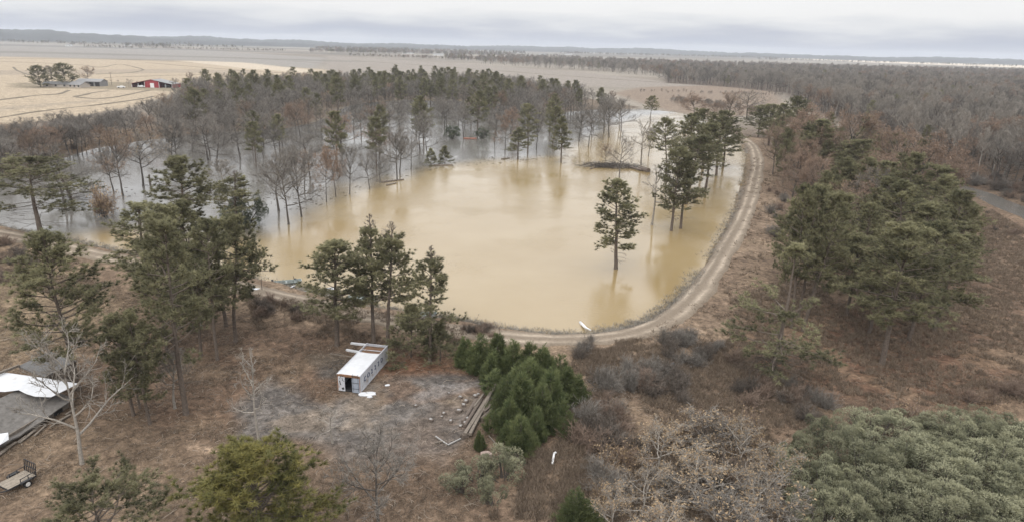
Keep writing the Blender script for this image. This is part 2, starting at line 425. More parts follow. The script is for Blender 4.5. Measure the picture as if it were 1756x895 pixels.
def make_pine(seed, H=16.0, cb=0.4, Rad=3.3, nb=52, shape='round', nbl=28, needle='needle', dead_top=0.0, dead_low=6, gap=0.0, nlen=0.42, nw=0.055, droop=0.0, tuft_step=0.42):
    rng = np.random.default_rng(seed)
    rt = H * 0.0125
    trunk, _ = polyline(rng, np.zeros((1, 3)), np.array([[0, 0, 1.0]]), np.array([H * 0.985]), 12, 0.022, 0.06)
    trp = trunk[0]
    def at(z):
        x = np.clip(z / (H * 0.985) * 12, 0, 11.999); i = x.astype(int); fr = (x - i)[:, None]
        return trp[i] * (1 - fr) + trp[i + 1] * fr
    u = (np.arange(nb) + rng.uniform(0, 1, nb)) / nb
    u = u ** 0.9
    z = H * (cb + (0.985 - cb) * u)
    if gap:
        keep = vnoise(u * 100, u * 0, 12, seed) > gap; keep |= u > 0.9; u, z = u[keep], z[keep]
    n = len(u)
    if shape == 'round': prof = np.minimum(1, 0.62 + 1.4 * u) * np.sqrt(np.maximum(0.03, 1 - u ** 2.2))
    elif shape == 'cone': prof = (1.02 - u) ** 0.75
    elif shape == 'column': prof = np.minimum(1, 0.7 + u) * (1 - u ** 4) ** .5 * 0.9 + .06
    else: prof = np.minimum(1, 0.8 + u) * (1.03 - u ** 3) ** .6
    L = Rad * prof * rng.uniform(.55, 1.15, n)
    az = np.arange(n) * 2.399 + rng.normal(size=n) * 0.5
    el = -0.12 - droop + 0.95 * u ** 1.5 + rng.normal(size=n) * 0.16
    d = np.stack([np.cos(az) * np.cos(el), np.sin(az) * np.cos(el), np.sin(el)], 1)
    st = at(z)
    bp, be = polyline(rng, st, d, L, 5, 0.10, 0.09)
    br = np.maximum(0.012 + 0.020 * L * (H / 16), 0.02)
    SB = seg_arrays(bp, br, br * .3)
    # branchlets carry the tufts
    m2 = 9
    s2, d2, t2 = spawn(rng, bp, m2, 0.36, 1.0, 0.5, 1.1, flat=0.62)
    l2 = np.repeat(L, m2) * 0.36 * (1.25 - .6 * t2) * rng.uniform(.6, 1.2, len(t2)) + 0.1
    p2, e2 = polyline(rng, s2, d2, l2, 3, 0.12, 0.14)
    live = np.repeat(u, m2) < (1 - dead_top)
    S2 = seg_arrays(p2, np.full(len(l2), .018), np.full(len(l2), .010))
    # needle tufts along branchlets and at the branch tips
    tp = []; td = []; tu = []
    ks = np.maximum(1, (l2 / tuft_step).astype(int) + 1)
    for k in range(int(ks.max())):
        sel = (ks > k) & live
        fr = np.clip(1 - k * tuft_step / np.maximum(l2[sel], .1), 0.15, 1) * 3
        i = np.minimum(fr.astype(int), 2); f = (fr - i)[:, None]
        q = p2[sel]; a = q[np.arange(len(q)), i]; b = q[np.arange(len(q)), i + 1]
        tp.append(a + (b - a) * f); td.append(unit(b - a))
    lv = u < (1 - dead_top)
    tp.append(bp[lv][:, -1]); td.append(be[lv])
    if dead_top == 0:
        topn = 8; tp.append(trp[-1][None] + rng.normal(size=(topn, 3)) * np.array([.3, .3, .25])); td.append(unit(rng.normal(size=(topn, 3)) * .5 + np.array([0, 0, 1.0])))
    tp = np.vstack(tp); td = np.vstack(td)
    tp = tp + rng.normal(size=tp.shape) * 0.07
    nt_ = len(tp)
    base = np.repeat(tp, nbl, 0); dd = np.repeat(td, nbl, 0)
    dirs = unit(dd * 0.75 + rng.normal(size=dd.shape) * 0.62 + np.array([0, 0, 0.38]))
    Ln = rng.uniform(.65, 1.2, len(base)) * nlen
    Vn, Fn = blades(rng, base - dirs * 0.04, dirs, Ln, np.full(len(base), nw) * rng.uniform(.7, 1.3, len(base)))
    tv = np.clip(rng.uniform(0, .5, nt_) + 0.85 * (vnoise(tp[:, 0] + tp[:, 2] * .9, tp[:, 1] - tp[:, 2] * .8, 1.3, seed) - .22), 0, 1)
    tint = np.repeat(np.repeat(tv, nbl) * rng.uniform(.6, 1.15, len(base)), 3)
    cm = mesh_np('crown', Vn, [Fn], [MAT[needle]], None, tint)
    parts = [prisms(*seg_arrays(trunk, np.array([rt]), np.array([rt * .15])), n=8), prisms(*SB, n=4), prisms(*S2, n=3)]
    if dead_low:
        zl = H * cb * rng.uniform(.35, 1.0, dead_low); azl = rng.uniform(0, 6.28, dead_low)
        dl = np.stack([np.cos(azl), np.sin(azl), rng.uniform(-.25, .3, dead_low)], 1)
        ll = rng.uniform(.4, 1.0, dead_low) * Rad * .7
        pl, _ = polyline(rng, at(zl), unit(dl), ll, 4, .16, -.02)
        parts.append(prisms(*seg_arrays(pl, np.full(dead_low, .035), np.full(dead_low, .012)), n=3))
        s3, d3, t3 = spawn(rng, pl, 4, .3, 1, .4, 1.0); p3, _ = polyline(rng, s3, d3, np.repeat(ll, 4) * .35, 2, .2, 0)
        parts.append(prisms(*seg_arrays(p3, np.full(len(s3), .014), np.full(len(s3), .008)), n=3))
    parts.append(prisms(np.array([[0, 0, -1.2]]), np.array([[0, 0, .45]]), np.array([rt * 1.5]), np.array([rt * 1.0]), 8))
    V = []; Fq = []; o = 0
    for v, q in parts: V.append(v); Fq.append(q + o); o += len(v)
    tm = mesh_np('trunk', np.vstack(V), [np.vstack(Fq)], [MAT['pine_bark']], smooth=True)
    rr = np.hypot(base[:, 0], base[:, 1])
    return dict(trunk=tm, crown=cm, H=float(max(base[:, 2].max() + .2, H)), R=float(np.percentile(rr, 96)))

def make_cedar(seed, H=6.0, Rad=1.5, mat='cedar', n=1150, fat=0.85, nbl=14, leaders=4):
    rng = np.random.default_rng(seed)
    k = rng.integers(0, leaders + 2, n); k = np.where(k >= leaders, 0, k)      # the main leader carries most sprays
    ox = np.concatenate([[0], rng.normal(size=leaders - 1) * Rad * .48]); oy = np.concatenate([[0], rng.normal(size=leaders - 1) * Rad * .48])
    hs = np.concatenate([[1], rng.uniform(.55, .88, leaders - 1)]) * H; rs = np.concatenate([[1], rng.uniform(.5, .75, leaders - 1)]) * Rad
    u = .02 + .97 * (1 - np.sqrt(rng.uniform(0, 1, n))); z = hs[k] * u
    prof = np.minimum(1, .5 + 3.0 * u) * (1.04 - u) ** fat
    az = rng.uniform(0, 6.283, n)
    lump = 0.42 + 1.0 * vnoise(az * 2.3 + 50 + 9 * k, z * 1.15, 1.0, seed)
    rr = rs[k] * prof * lump * np.sqrt(rng.uniform(.3, 1, n))
    tp = np.stack([ox[k] * (1 - .25 * u) + rr * np.cos(az), oy[k] * (1 - .25 * u) + rr * np.sin(az), z + .1], 1)
    out = np.stack([np.cos(az), np.sin(az), np.full(n, 1.0)], 1)
    base = np.repeat(tp, nbl, 0); dd = np.repeat(unit(out), nbl, 0)
    base = base + rng.normal(size=base.shape) * .10
    dirs = unit(dd * np.array([.8, .8, 1.6]) + rng.normal(size=dd.shape) * .42)
    V, Fb = blades(rng, base, dirs, rng.uniform(.2, .6, len(base)) * (H / 6) ** .5, rng.uniform(.04, .08, len(base)))
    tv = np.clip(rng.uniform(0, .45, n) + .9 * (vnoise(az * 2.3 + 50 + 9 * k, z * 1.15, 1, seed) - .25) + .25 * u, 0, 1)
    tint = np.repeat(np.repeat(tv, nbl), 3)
    cm = mesh_np('crown', V, [Fb], [MAT[mat]], None, tint)
    st, fs = prisms(np.array([[0, 0, -.5]]), np.array([[0, 0, H * .85]]), np.array([.02 * H]), np.array([.02]), 7)
    m = 26; zz = H * rng.uniform(.08, .8, m); a2 = rng.uniform(0, 6.28, m)
    p0 = np.stack([zz * 0, zz * 0, zz], 1); p1 = np.stack([np.cos(a2), np.sin(a2), np.full(m, .7)], 1) * (Rad * .7 * (1.03 - zz / H))[:, None] + p0
    b, fb = prisms(p0, p1, np.full(m, .025), np.full(m, .01), 3)
    tm = mesh_np('trunk', np.vstack([st, b]), [np.vstack([fs, fb + len(st)])], [MAT['bark']])
    return dict(trunk=tm, crown=cm, H=H, R=Rad)

def make_puff(seed, H=4.0, Rad=2.6, npf=56, mat='shrub', pr=0.60, nbl=330):
    """billowing evergreen shrub of many rounded sprays"""
    rng = np.random.default_rng(seed)
    th = rng.uniform(0, 6.283, npf); cz = rng.uniform(-.15, 1, npf); s = np.sqrt(np.maximum(0, 1 - cz ** 2))
    k = rng.uniform(.62, 1.1, npf)
    c = np.stack([np.cos(th) * s * Rad, np.sin(th) * s * Rad, 0.30 * H + cz * .62 * H], 1) * k[:, None]
    c[:, 2] = np.maximum(c[:, 2], .3)
    pr_ = pr * rng.uniform(.45, 1.35, npf)
    o = unit(rng.normal(size=(npf, nbl, 3)) + np.array([0, 0, .35]))
    base = (c[:, None] + o * (pr_[:, None] * rng.uniform(.7, .95, (npf, nbl)))[..., None]).reshape(-1, 3)
    dirs = unit(o.reshape(-1, 3) + rng.normal(size=(npf * nbl, 3)) * .35 + np.array([0, 0, .2]))
    V, Fb = blades(rng, base, dirs, rng.uniform(.08, .18, len(base)), rng.uniform(.04, .07, len(base)))
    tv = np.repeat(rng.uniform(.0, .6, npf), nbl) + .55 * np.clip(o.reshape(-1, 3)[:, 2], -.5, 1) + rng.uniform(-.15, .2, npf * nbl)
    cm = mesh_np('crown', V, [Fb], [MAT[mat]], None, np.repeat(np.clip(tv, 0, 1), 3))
    p0 = np.tile([[0, 0, -.3]], (npf, 1)) + rng.normal(size=(npf, 3)) * .12
    b, fb = prisms(p0, c, np.full(npf, .05), np.full(npf, .015), 4)
    tm = mesh_np('trunk', b, [fb], [MAT['bark']])
    return dict(trunk=tm, crown=cm, H=float(c[:, 2].max() + pr), R=Rad + .3)

def make_brush(seed, H=1.8, n=70, mat='twig', leafy=0):
    """leafless bush: many thin stems fanning up"""
    rng = np.random.default_rng(seed)
    az = rng.uniform(0, 6.28, n); el = rng.uniform(.5, 1.45, n)
    d = np.stack([np.cos(az) * np.cos(el), np.sin(az) * np.cos(el), np.sin(el)], 1)
    st = np.concatenate([rng.normal(size=(n, 2)) * .28, np.full((n, 1), -.1)], 1)
    L = H * rng.uniform(.5, 1.1, n)
    p, e = polyline(rng, st, d, L, 4, .14, .06)
    S1 = seg_arrays(p, np.full(n, .02), np.full(n, .008))
    s2, d2, t2 = spawn(rng, p, 8, .25, 1, .35, .9)
    l2 = np.repeat(L, 8) * .36 * rng.uniform(.5, 1.2, len(t2)); p2, _ = polyline(rng, s2, d2, l2, 2, .2, .05)
    S2 = seg_arrays(p2, np.full(len(l2), .016), np.full(len(l2), .009))
    s3, d3, t3 = spawn(rng, p2, 3, .3, 1, .4, .9); l3 = np.repeat(l2, 3) * .55; p3, _ = polyline(rng, s3, d3, l3, 1, .1, .03)
    S3 = seg_arrays(p3, np.full(len(l3), .011), np.full(len(l3), .007))
    Va, Fa = prisms(*S1, n=4)
    tm = mesh_np('stem', Va, [Fa], [MAT['bark']])
    V, Fq = prisms(*[np.concatenate([a, b]) for a, b in zip(S2, S3)], n=3)
    tint = np.repeat(rng.uniform(0, 1, len(V) // 6), 6); polys = [Fq]; mats = [MAT[mat]]; mi = np.zeros(len(Fq), int)
    if leafy:
        tips = p3[:, -1]; base = np.repeat(tips, leafy, 0) + rng.normal(size=(len(tips) * leafy, 3)) * .07
        Vb, Fb = blades(rng, base, unit(rng.normal(size=base.shape)), rng.uniform(.1, .2, len(base)), rng.uniform(.07, .13, len(base)))
        polys.append(Fb + len(V)); V = np.vstack([V, Vb]); mats.append(MAT['tan_leaf']); mi = np.concatenate([mi, np.ones(len(Fb), int)])
        tint = np.concatenate([tint, np.repeat(rng.uniform(0, 1, len(Fb)), 3)])
    cm = mesh_np('twigs', V, polys, mats, mi, tint)
    return dict(trunk=tm, crown=cm, H=H * .95, R=H * .7, names=('branches', 'twigs'))

K = {}
K['bare'] = [make_bare(11, low=.1, spread=.46, fork=.25, nl=11, upright=.08), make_bare(12, spread=.44, nl=12, upright=.10, fork=.27), make_bare(13, low=.0, spread=.50, fork=.22, nl=11, upright=.06), make_bare(14, spread=.40, nl=12, upright=.14), make_bare(15, low=.1, spread=.48, nl=10, fork=.27, upright=.07)]
K['slim'] = [make_bare(21, spread=.24, nl=12, upright=.28, fork=.4, twigmat='twig_pale', barkmat='pale_bark'), make_bare(22, spread=.28, nl=10, upright=.3, fork=.38, twigmat='twig_pale', barkmat='pale_bark'), make_bare(23, spread=.26, nl=9, upright=.25, fork=.45)]
K['rust'] = [make_bare(31, spread=.44, nl=11, upright=.08, leaf='rust_leaf', twigmat='twig_rust', leafn=4.5, low=.1), make_bare(32, spread=.48, nl=11, upright=.07, leaf='rust_leaf', twigmat='twig_rust', leafn=5, low=.1)]
K['buff'] = [make_bare(35, spread=.46, nl=11, upright=.08, leaf='tan_leaf', twigmat='twig_rust', leafn=1.2), make_bare(36, spread=.44, nl=11, upright=.08, leaf='tan_leaf', twigmat='twig', leafn=.9)]
K['tan'] = [make_bare(41, H=8, spread=.5, fork=.14, nl=11, leaf='tan_leaf', twigmat='twig_pale', barkmat='pale_bark', leafn=1.9, twig_r=.011, dens=.95), make_bare(42, H=8, spread=.55, fork=.12, nl=10, leaf='tan_leaf', twigmat='twig_pale', barkmat='pale_bark', leafn=1.5, twig_r=.011, dens=.95), make_bare(43, H=7, spread=.5, fork=.12, nl=9, leaf='tan_leaf', twigmat='twig', leafn=.9, twig_r=.012, dens=.95)]
K['snag'] = [make_bare(51, H=12, spread=.36, nl=10, dens=.75, twigmat='twig_pale', barkmat='pale_bark', fork=.3, twig_r=.017), make_bare(52, H=12, spread=.26, nl=9, dens=.66, twigmat='twig_pale', barkmat='pale_bark', fork=.3, twig_r=.016), make_bare(53, H=12, spread=.44, nl=10, dens=.8, fork=.22, twig_r=.02, twigmat='twig_pale', barkmat='pale_bark'), make_bare(54, H=9, spread=.46, nl=11, dens=1.0, fork=.24, twig_r=.014)]
K['pine'] = [make_pine(61, cb=.34, shape='round'), make_pine(62, cb=.42, shape='flat', Rad=3.7, gap=.2), make_pine(63, cb=.30, shape='round', Rad=3.6, gap=.15), make_pine(64, cb=.26, shape='column', Rad=2.8), make_pine(65, cb=.38, shape='flat', Rad=3.4), make_pine(66, cb=.3, shape='round', Rad=3.3, gap=.22), make_pine(67, cb=.36, shape='column', Rad=2.9, gap=.15), make_pine(68, cb=.26, shape='round', Rad=3.7, nb=60)]
K['pine_full'] = [make_pine(71, cb=.26, shape='cone', Rad=3.6, nb=62), make_pine(72, cb=.22, shape='column', Rad=2.7, nb=62, gap=.12), make_pine(73, cb=.3, shape='round', Rad=3.6, nb=60)]
K['pine_dead'] = [make_pine(81, cb=.34, shape='cone', Rad=3.2, nb=60, dead_top=.22, gap=.2), make_pine(82, cb=.36, shape='cone', Rad=3.4, nb=60, dead_top=.24, gap=.22), make_pine(83, cb=.30, shape='cone', Rad=3.3, nb=60, dead_top=.2, gap=.18)]
K['pine_open'] = [make_pine(91, cb=.32, shape='flat', Rad=4.2, nb=48, gap=.26, dead_low=16, droop=.08), make_pine(92, cb=.2, shape='cone', Rad=4.4, nb=70, gap=.15, dead_low=60, droop=.08)]
K['pine_gold'] = [make_pine(95, H=12, cb=.2, shape='round', Rad=4.0, nb=84, gap=.12, nbl=30, needle='needle_gold', nw=.05, tuft_step=.34), make_pine(96, H=11, cb=.4, shape='flat', Rad=4.2, nb=46, nbl=30, nw=.05, gap=.2, tuft_step=.36)]
K['pine_low'] = [make_pine(99, H=12, cb=.08, shape='round', Rad=4.6, nb=64, dead_low=0), make_pine(100, H=12, cb=.1, shape='round', Rad=4.2, nb=60, dead_low=0, gap=.15)]
K['pine_young'] = [make_pine(97, H=6.5, cb=.08, shape='cone', Rad=2.9, nb=46, dead_low=0, nbl=18), make_pine(98, H=6.5, cb=.05, shape='cone', Rad=2.2, nb=44, dead_low=0, nbl=18)]
K['cedar'] = [make_cedar(101, Rad=1.9), make_cedar(102, Rad=2.1, fat=.7, leaders=5), make_cedar(103, H=5.5, Rad=1.5, leaders=3), make_cedar(104, Rad=2.0, fat=1.0, leaders=6), make_cedar(105, H=5, Rad=1.9, fat=.8, leaders=4)]
K['round_bush'] = [make_puff(111, H=4.5, Rad=2.9, mat='shrub_dark'), make_puff(112, H=3, Rad=2.0, mat='shrub_dark', npf=30)]
K['puff'] = [make_puff(121), make_puff(122, Rad=3.0, npf=80), make_puff(123, H=4.6, Rad=2.5, npf=70)]
K['smallpuff'] = [make_puff(125, H=2.4, Rad=1.2, npf=20, pr=.42, nbl=170), make_puff(126, H=2.0, Rad=1.0, npf=16, pr=.4, nbl=170)]
K['brush'] = [make_brush(131, n=44, mat='twig_dark'), make_brush(132, H=2.2, n=55, mat='twig'), make_brush(133, H=1.5, n=40, mat='twig_rust'), make_brush(134, H=2.0, n=44, mat='twig_rust', leafy=1)]
NAMES = dict(bare='bare_tree', slim='bare_tree', rust='rusty_tree', buff='brown_tree', tan='tan_leaved_tree', snag='bare_tree', pine='pine_tree', pine_full='pine_tree', pine_dead='pine_tree',
             pine_open='pine_tree', pine_gold='pine_tree', pine_low='pine_tree', pine_young='young_pine', cedar='cedar_tree', round_bush='evergreen_bush', puff='evergreen_shrub', smallpuff='evergreen_shrub', brush='leafless_shrub')
CATS = dict(cedar='cedar', round_bush='bush', puff='shrub', smallpuff='shrub', brush='shrub')
for k_ in K:
    if k_.startswith('pine'): CATS[k_] = 'pine'
    CATS.setdefault(k_, 'tree')

def plant(kind, loc, h, label, group=None, var=None, wide=None, rot=None, lean=(0, 0)):
    vs = K[kind]; v = vs[(int(RNG.integers(len(vs))) if var is None else var) % len(vs)]
    t = empty(NAMES[kind], loc, float(RNG.uniform(0, 6.28)) if rot is None else rot)
    s = h / v['H']; sx = s * (RNG.uniform(.88, 1.12) if wide is None else 1)
    if wide is not None: sx = wide / v['R']
    t.scale = (float(sx), float(sx), float(s))
    if lean != (0, 0): t.rotation_mode = 'ZYX'; t.rotation_euler = (lean[0], lean[1], t.rotation_euler[2])
    nm = v.get('names', ('trunk', 'crown'))
    link(nm[0], v['trunk'], t); link(nm[1], v['crown'], t)
    tag(t, label, CATS[kind], group); return t
def tree(kind, px, py, top, label, wpx=None, group=None, var=None, lean=(0, 0), rot=None):
    p = GW(px, py); h = height_to(p, top)
    wide = None
    if wpx: wide = wpx / F_PX * np.linalg.norm(p - C0)
    return plant(kind, p, h, label, group, var, wide, rot, lean)

# ================================================================== SETTING
# ---- ground: one sheet, finer near, out past the horizon
rr = [0.0] + list(14 * 1.0078 ** np.arange(0, 850)); rr = np.array([v for v in rr if v < 10000] + [10000])
aa = np.concatenate([np.linspace(-math.pi, -.98, 26)[:-1], np.linspace(-.98, .98, 262), np.linspace(.98, math.pi, 26)[1:-1]])
RR, AA = np.meshgrid(rr, aa, indexing='ij')
gx = (RR * np.sin(AA)).ravel(); gy = (RR * np.cos(AA)).ravel()
gz = ground_z(gx, gy)
near = np.hypot(gx, gy) < 260
gz = gz + np.where(near & (gz > .2), .22 * (fbm(gx, gy, 2.6, 41, 3) - .5), 0)
nr, na = len(rr), len(aa)
ii = np.arange(nr - 1)[:, None]; jj = np.arange(na)[None]
q = np.stack([ii * na + jj, ii * na + (jj + 1) % na, (ii + 1) * na + (jj + 1) % na, (ii + 1) * na + jj], -1).reshape(-1, 4)
# colours of the ground itself by what covers it
col = np.tile([0.172, 0.132, 0.100], (len(gx), 1))
def paint(mask, c):
    global col
    m = np.clip(mask, 0, 1)[:, None]; col = col * (1 - m) + np.array(c) * m
def zone(pxpoly, soft, c, k=1.0, wob=0.0, ws=8, seed=1):
    pl = PL(pxpoly, .4); d = sdist(gx, gy, pl)
    if wob: d = d + wob * (fbm(gx, gy, ws, seed) - .5) * 2
    paint(k * (1 - sstep(-soft, soft, d)), c)
D_ = np.hypot(gx, gy)
big = fbm(gx, gy, 9, 21, 5); mid = fbm(gx, gy, 2.2, 23, 3)
# far country
far = sstep(330, 480, D_)
paint(far, (0.245, 0.215, 0.18))
paint(far * sstep(.45, .6, fbm(gx, gy, 420, 31, 3)), (0.31, 0.275, 0.23))
paint(far * .6 * sstep(.52, .6, fbm(gx * .35, gy, 160, 33, 3)), (0.22, 0.185, 0.15))
zone([(-400, 92), (0, 98), (330, 106), (560, 120), (560, 131), (420, 138), (300, 160), (228, 184), (100, 206), (0, 216), (-300, 260)], 4, (0.43, 0.352, 0.258))
zone([(-400, 72), (0, 72), (300, 84), (560, 100), (540, 118), (330, 104), (0, 97), (-400, 92)], 9, (0.29, 0.268, 0.242))
zone([(560, 96), (820, 112), (1000, 125), (1140, 140), (1330, 157), (1100, 152), (900, 146), (560, 128)], 6, (0.29, 0.255, 0.22))
zone([(1100, 150), (1230, 147), (1330, 158), (1350, 190), (1230, 205), (1120, 185), (1050, 160)], 6, (0.25, 0.195, 0.15))
zone([(300, 104), (420, 108), (545, 122), (530, 126), (420, 118)], 3, (0.54, 0.46, 0.36))
zone([(1330, 97), (1500, 101), (1900, 113), (1900, 122), (1500, 108), (1340, 101)], 14, (0.66, 0.57, 0.45))
zone([(560, 86), (760, 90), (960, 92), (960, 98), (760, 95), (560, 91)], 12, (0.46, 0.405, 0.33))
for (py_, c_) in ((71, (0.10, 0.097, 0.085)), (78, (0.14, 0.132, 0.115)), (90, (0.18, 0.165, 0.14))):
    zone([(-500, py_ - 2), (0, py_ - 2), (330, py_ + 7), (620, py_ + 16), (620, py_ + 18), (330, py_ + 9), (0, py_ + 1), (-500, py_ + 1)], 22, c_, .6, 60, 300, py_)
zone([(560, 84), (1340, 99), (1340, 103), (900, 96), (560, 92)], 25, (0.14, 0.125, 0.105), .7, 60, 200, 7)
zone([(-60, 122), (300, 119), (430, 122), (430, 127), (300, 126), (-60, 130)], 5, (0.33, 0.275, 0.215), .7, 8, 40, 8)
zone([(-60, 190), (60, 180), (180, 170), (180, 174), (60, 186), (-60, 198)], 2, (0.34, 0.285, 0.22), .7, 3, 20, 9)
# farmyard by the barn
zone([(20, 143), (190, 141), (310, 148), (330, 158), (170, 154), (20, 151)], 4, (0.27, 0.225, 0.16))
# forest floor on the right
zone([(1140, 143), (1250, 150), (1345, 160), (1380, 185), (1450, 215), (1600, 292), (1700, 345), (1900, 420), (2100, 300), (2100, 140), (1140, 120)], 5, (0.135, 0.105, 0.082))
# left bank woods floor
zone([(-200, 330), (0, 258), (120, 238), (300, 205), (340, 160), (650, 146), (900, 152), (1100, 185), (900, 196), (560, 206), (300, 236), (60, 286)], 4, (0.17, 0.132, 0.098))
# yard: leaf-strewn brown, grassier at left
zone([(-200, 440), (0, 445), (130, 470), (215, 540), (170, 600), (60, 630), (-200, 650)], 3, (0.225, 0.182, 0.128), .9, 2, 6)
zone([(-60, 900), (0, 760), (140, 690), (330, 790), (330, 900)], 3, (0.215, 0.168, 0.125), .7, 2.5, 6)
zone([(150, 590), (540, 560), (660, 590), (790, 620), (850, 660), (700, 680), (560, 700), (300, 740), (170, 700)], 2.5, (0.178, 0.128, 0.096), .85, 2, 5)
zone([(640, 600), (800, 615), (850, 650), (760, 655), (650, 640)], 1.5, (0.205, 0.118, 0.078), .8, 1.5, 4)
zone([(1270, 540), (1450, 520), (1700, 560), (1756, 640), (1700, 700), (1400, 690), (1250, 660)], 4, (0.165, 0.106, 0.077), .9, 3, 7)
zone([(1620, 330), (1756, 385), (1900, 450), (1900, 640), (1700, 600), (1640, 470)], 4, (0.19, 0.138, 0.106), .85, 3, 7)
zone([(1180, 620), (1300, 640), (1420, 720), (1330, 760), (1150, 700)], 3, (0.205, 0.155, 0.118), .7, 3, 6)
zone([(960, 600), (1010, 640), (960, 760), (900, 890), (800, 895), (860, 800), (940, 720)], 1.5, (0.225, 0.17, 0.13), .75, 1.5, 5)
zone([(1000, 620), (1250, 600), (1200, 720), (1050, 800), (1000, 740)], 3, (0.15, 0.12, 0.095), .6, 3, 5)
# worn concrete yard with stains
zone([(535, 612), (585, 606), (600, 622), (575, 650), (545, 648)], .8, (0.105, 0.10, 0.095), .95, .8, 3)
pad = [(640, 655), (760, 640), (850, 645), (850, 690), (800, 745), (770, 800), (640, 800), (560, 760), (420, 745), (400, 700), (470, 660), (560, 690)]
zone(pad, 1.4, (0.178, 0.172, 0.168), .97, 2.2, 5, 4)
pd = 1 - sstep(-1.5, 1, sdist(gx, gy, PL(pad, .4)))
paint(pd * .6 * sstep(.50, .60, fbm(gx, gy, 3.6, 51, 4)), (0.105, 0.10, 0.098))
paint(pd * .7 * sstep(.56, .66, fbm(gx + 60, gy, 4.2, 57, 4)), (0.20, 0.142, 0.105))
zone([(690, 680), (760, 655), (830, 655), (800, 672), (720, 694)], .6, (0.265, 0.262, 0.265), .75, .8, 2.5, 6)
zone([(325, 765), (385, 768), (420, 778), (380, 786), (330, 775)], .5, (0.40, 0.315, 0.24), .8, .7, 2)
# levee
dn = segdist(gx, gy, NS, False); dw = sdist(gx, gy, WATER)
lv = (dw > -1) * (1 - sstep(8, 15 + 0 * dn, dn + 5 * (big - .5)))
paint(lv * .9, (0.262, 0.208, 0.158))
paint((dw > 0) * (1 - sstep(.6, 2.4, dw + 2 * (mid - .5))), (0.20, 0.18, 0.155))
paint((dw < 0.1).astype(float), (0.20, 0.16, 0.10))
zone([(1290, 250), (1335, 270), (1340, 330), (1300, 420), (1240, 560), (1150, 620), (1080, 600), (1200, 520), (1270, 400)], 2.5, (0.225, 0.178, 0.138), .8, 2, 5)
# uneven cover everywhere near
nearm = (1 - sstep(180, 330, D_))
paint(nearm * (dw > 1) * .45 * sstep(.48, .66, big), (0.15, 0.112, 0.085))
paint(nearm * (dw > 1) * .35 * sstep(.52, .68, fbm(gx + 90, gy - 40, 5, 61, 5)), (0.30, 0.24, 0.175))
me = mesh_np('ground', np.stack([gx, gy, gz], 1), [q], smooth=True)
col = col * np.where((D_ < 330)[:, None], np.array([.68, .63, .585]), .70)
ca = me.attributes.new('cover', 'FLOAT_COLOR', 'POINT')
ca.data.foreach_set('color', np.concatenate([col, np.ones((len(col), 1))], 1).astype(np.float32).ravel())
m, nt, b = newmat('ground')
at = N(nt, 'ShaderNodeAttribute', attribute_name='cover'); geo = N(nt, 'ShaderNodeNewGeometry')
def gnoise(nt, scale, det=6, rough=.65, vec=None, dist=0.0):
    n = N(nt, 'ShaderNodeTexNoise'); n.inputs['Scale'].default_value = scale; n.inputs['Detail'].default_value = det; n.inputs['Roughness'].default_value = rough; n.inputs['Distortion'].default_value = dist
    nt.links.new(vec or geo.outputs['Position'], n.inputs[0]); return n.outputs[0]
n1 = gnoise(nt, 1.1, 8, .72, dist=.6); n2 = gnoise(nt, .22, 5, .6); n3 = gnoise(nt, 4.5, 5, .7, dist=1.2)
n4 = gnoise(nt, .55, 3, .5, dist=2.0)
mul = mathn(nt, 'MULTIPLY', mathn(nt, 'MULTIPLY', ramp(nt, n1, [(.3, (.42,) * 3), (.7, (1.6,) * 3)]).outputs[0], ramp(nt, n2, [(.3, (.82,) * 3), (.7, (1.18,) * 3)]).outputs[0]),
            ramp(nt, n3, [(.32, (.55,) * 3), (.68, (1.5,) * 3)]).outputs[0])
mul = mathn(nt, 'MULTIPLY', mul, ramp(nt, n4, [(.35, (.8,) * 3), (.65, (1.2,) * 3)]).outputs[0])
sc = N(nt, 'ShaderNodeVectorMath', operation='SCALE'); nt.links.new(at.outputs['Color'], sc.inputs[0]); nt.links.new(mul, sc.inputs['Scale'])
nt.links.new(sc.outputs[0], b.inputs['Base Color']); b.inputs['Roughness'].default_value = .95; b.inputs['Specular IOR Level'].default_value = .1
bp = N(nt, 'ShaderNodeBump'); bp.inputs['Strength'].default_value = .55; bp.inputs['Distance'].default_value = .25
nt.links.new(mathn(nt, 'ADD', n1, mathn(nt, 'MULTIPLY', n3, .35)), bp.inputs['Height']); nt.links.new(bp.outputs[0], b.inputs['Normal'])
me.materials.append(m)
tag(link('ground', me), kind='structure')

# ---- flood water
xs = np.arange(-330, 331, 2.6); ys = np.arange(70, 480, 2.6)
XX, YY = np.meshgrid(xs, ys, indexing='ij'); wx = XX.ravel(); wy = YY.ravel()
n1_, n2_ = len(xs), len(ys); ii = np.arange(n1_ - 1)[:, None]; jj = np.arange(n2_ - 1)[None]
q = np.stack([ii * n2_ + jj, (ii + 1) * n2_ + jj, (ii + 1) * n2_ + jj + 1, ii * n2_ + jj + 1], -1).reshape(-1, 4)
MUD = PL([(120, 440), (150, 405), (250, 398), (420, 402), (480, 385), (560, 350), (660, 312), (740, 290), (870, 277), (985, 268), (1010, 235), (1110, 200), (1200, 190), (1300, 240), (1320, 420), (1150, 600), (700, 600), (300, 520)])
dm = sdist(wx, wy, MUD) + 14 * (fbm(wx, wy, 26, 71, 4) - .5)
mud = 1 - sstep(-5, 9, dm)
me = mesh_np('water', np.stack([wx, wy, np.zeros(len(wx))], 1), [q], tint=mud)
m, nt, b = newmat('water'); geo = N(nt, 'ShaderNodeNewGeometry')
at = N(nt, 'ShaderNodeAttribute', attribute_name='tint')
big_n = gnoise(nt, .035, 4, .55)
mudc = ramp(nt, big_n, [(.33, (.246, .178, .084)), (.67, (.282, .214, .117))])
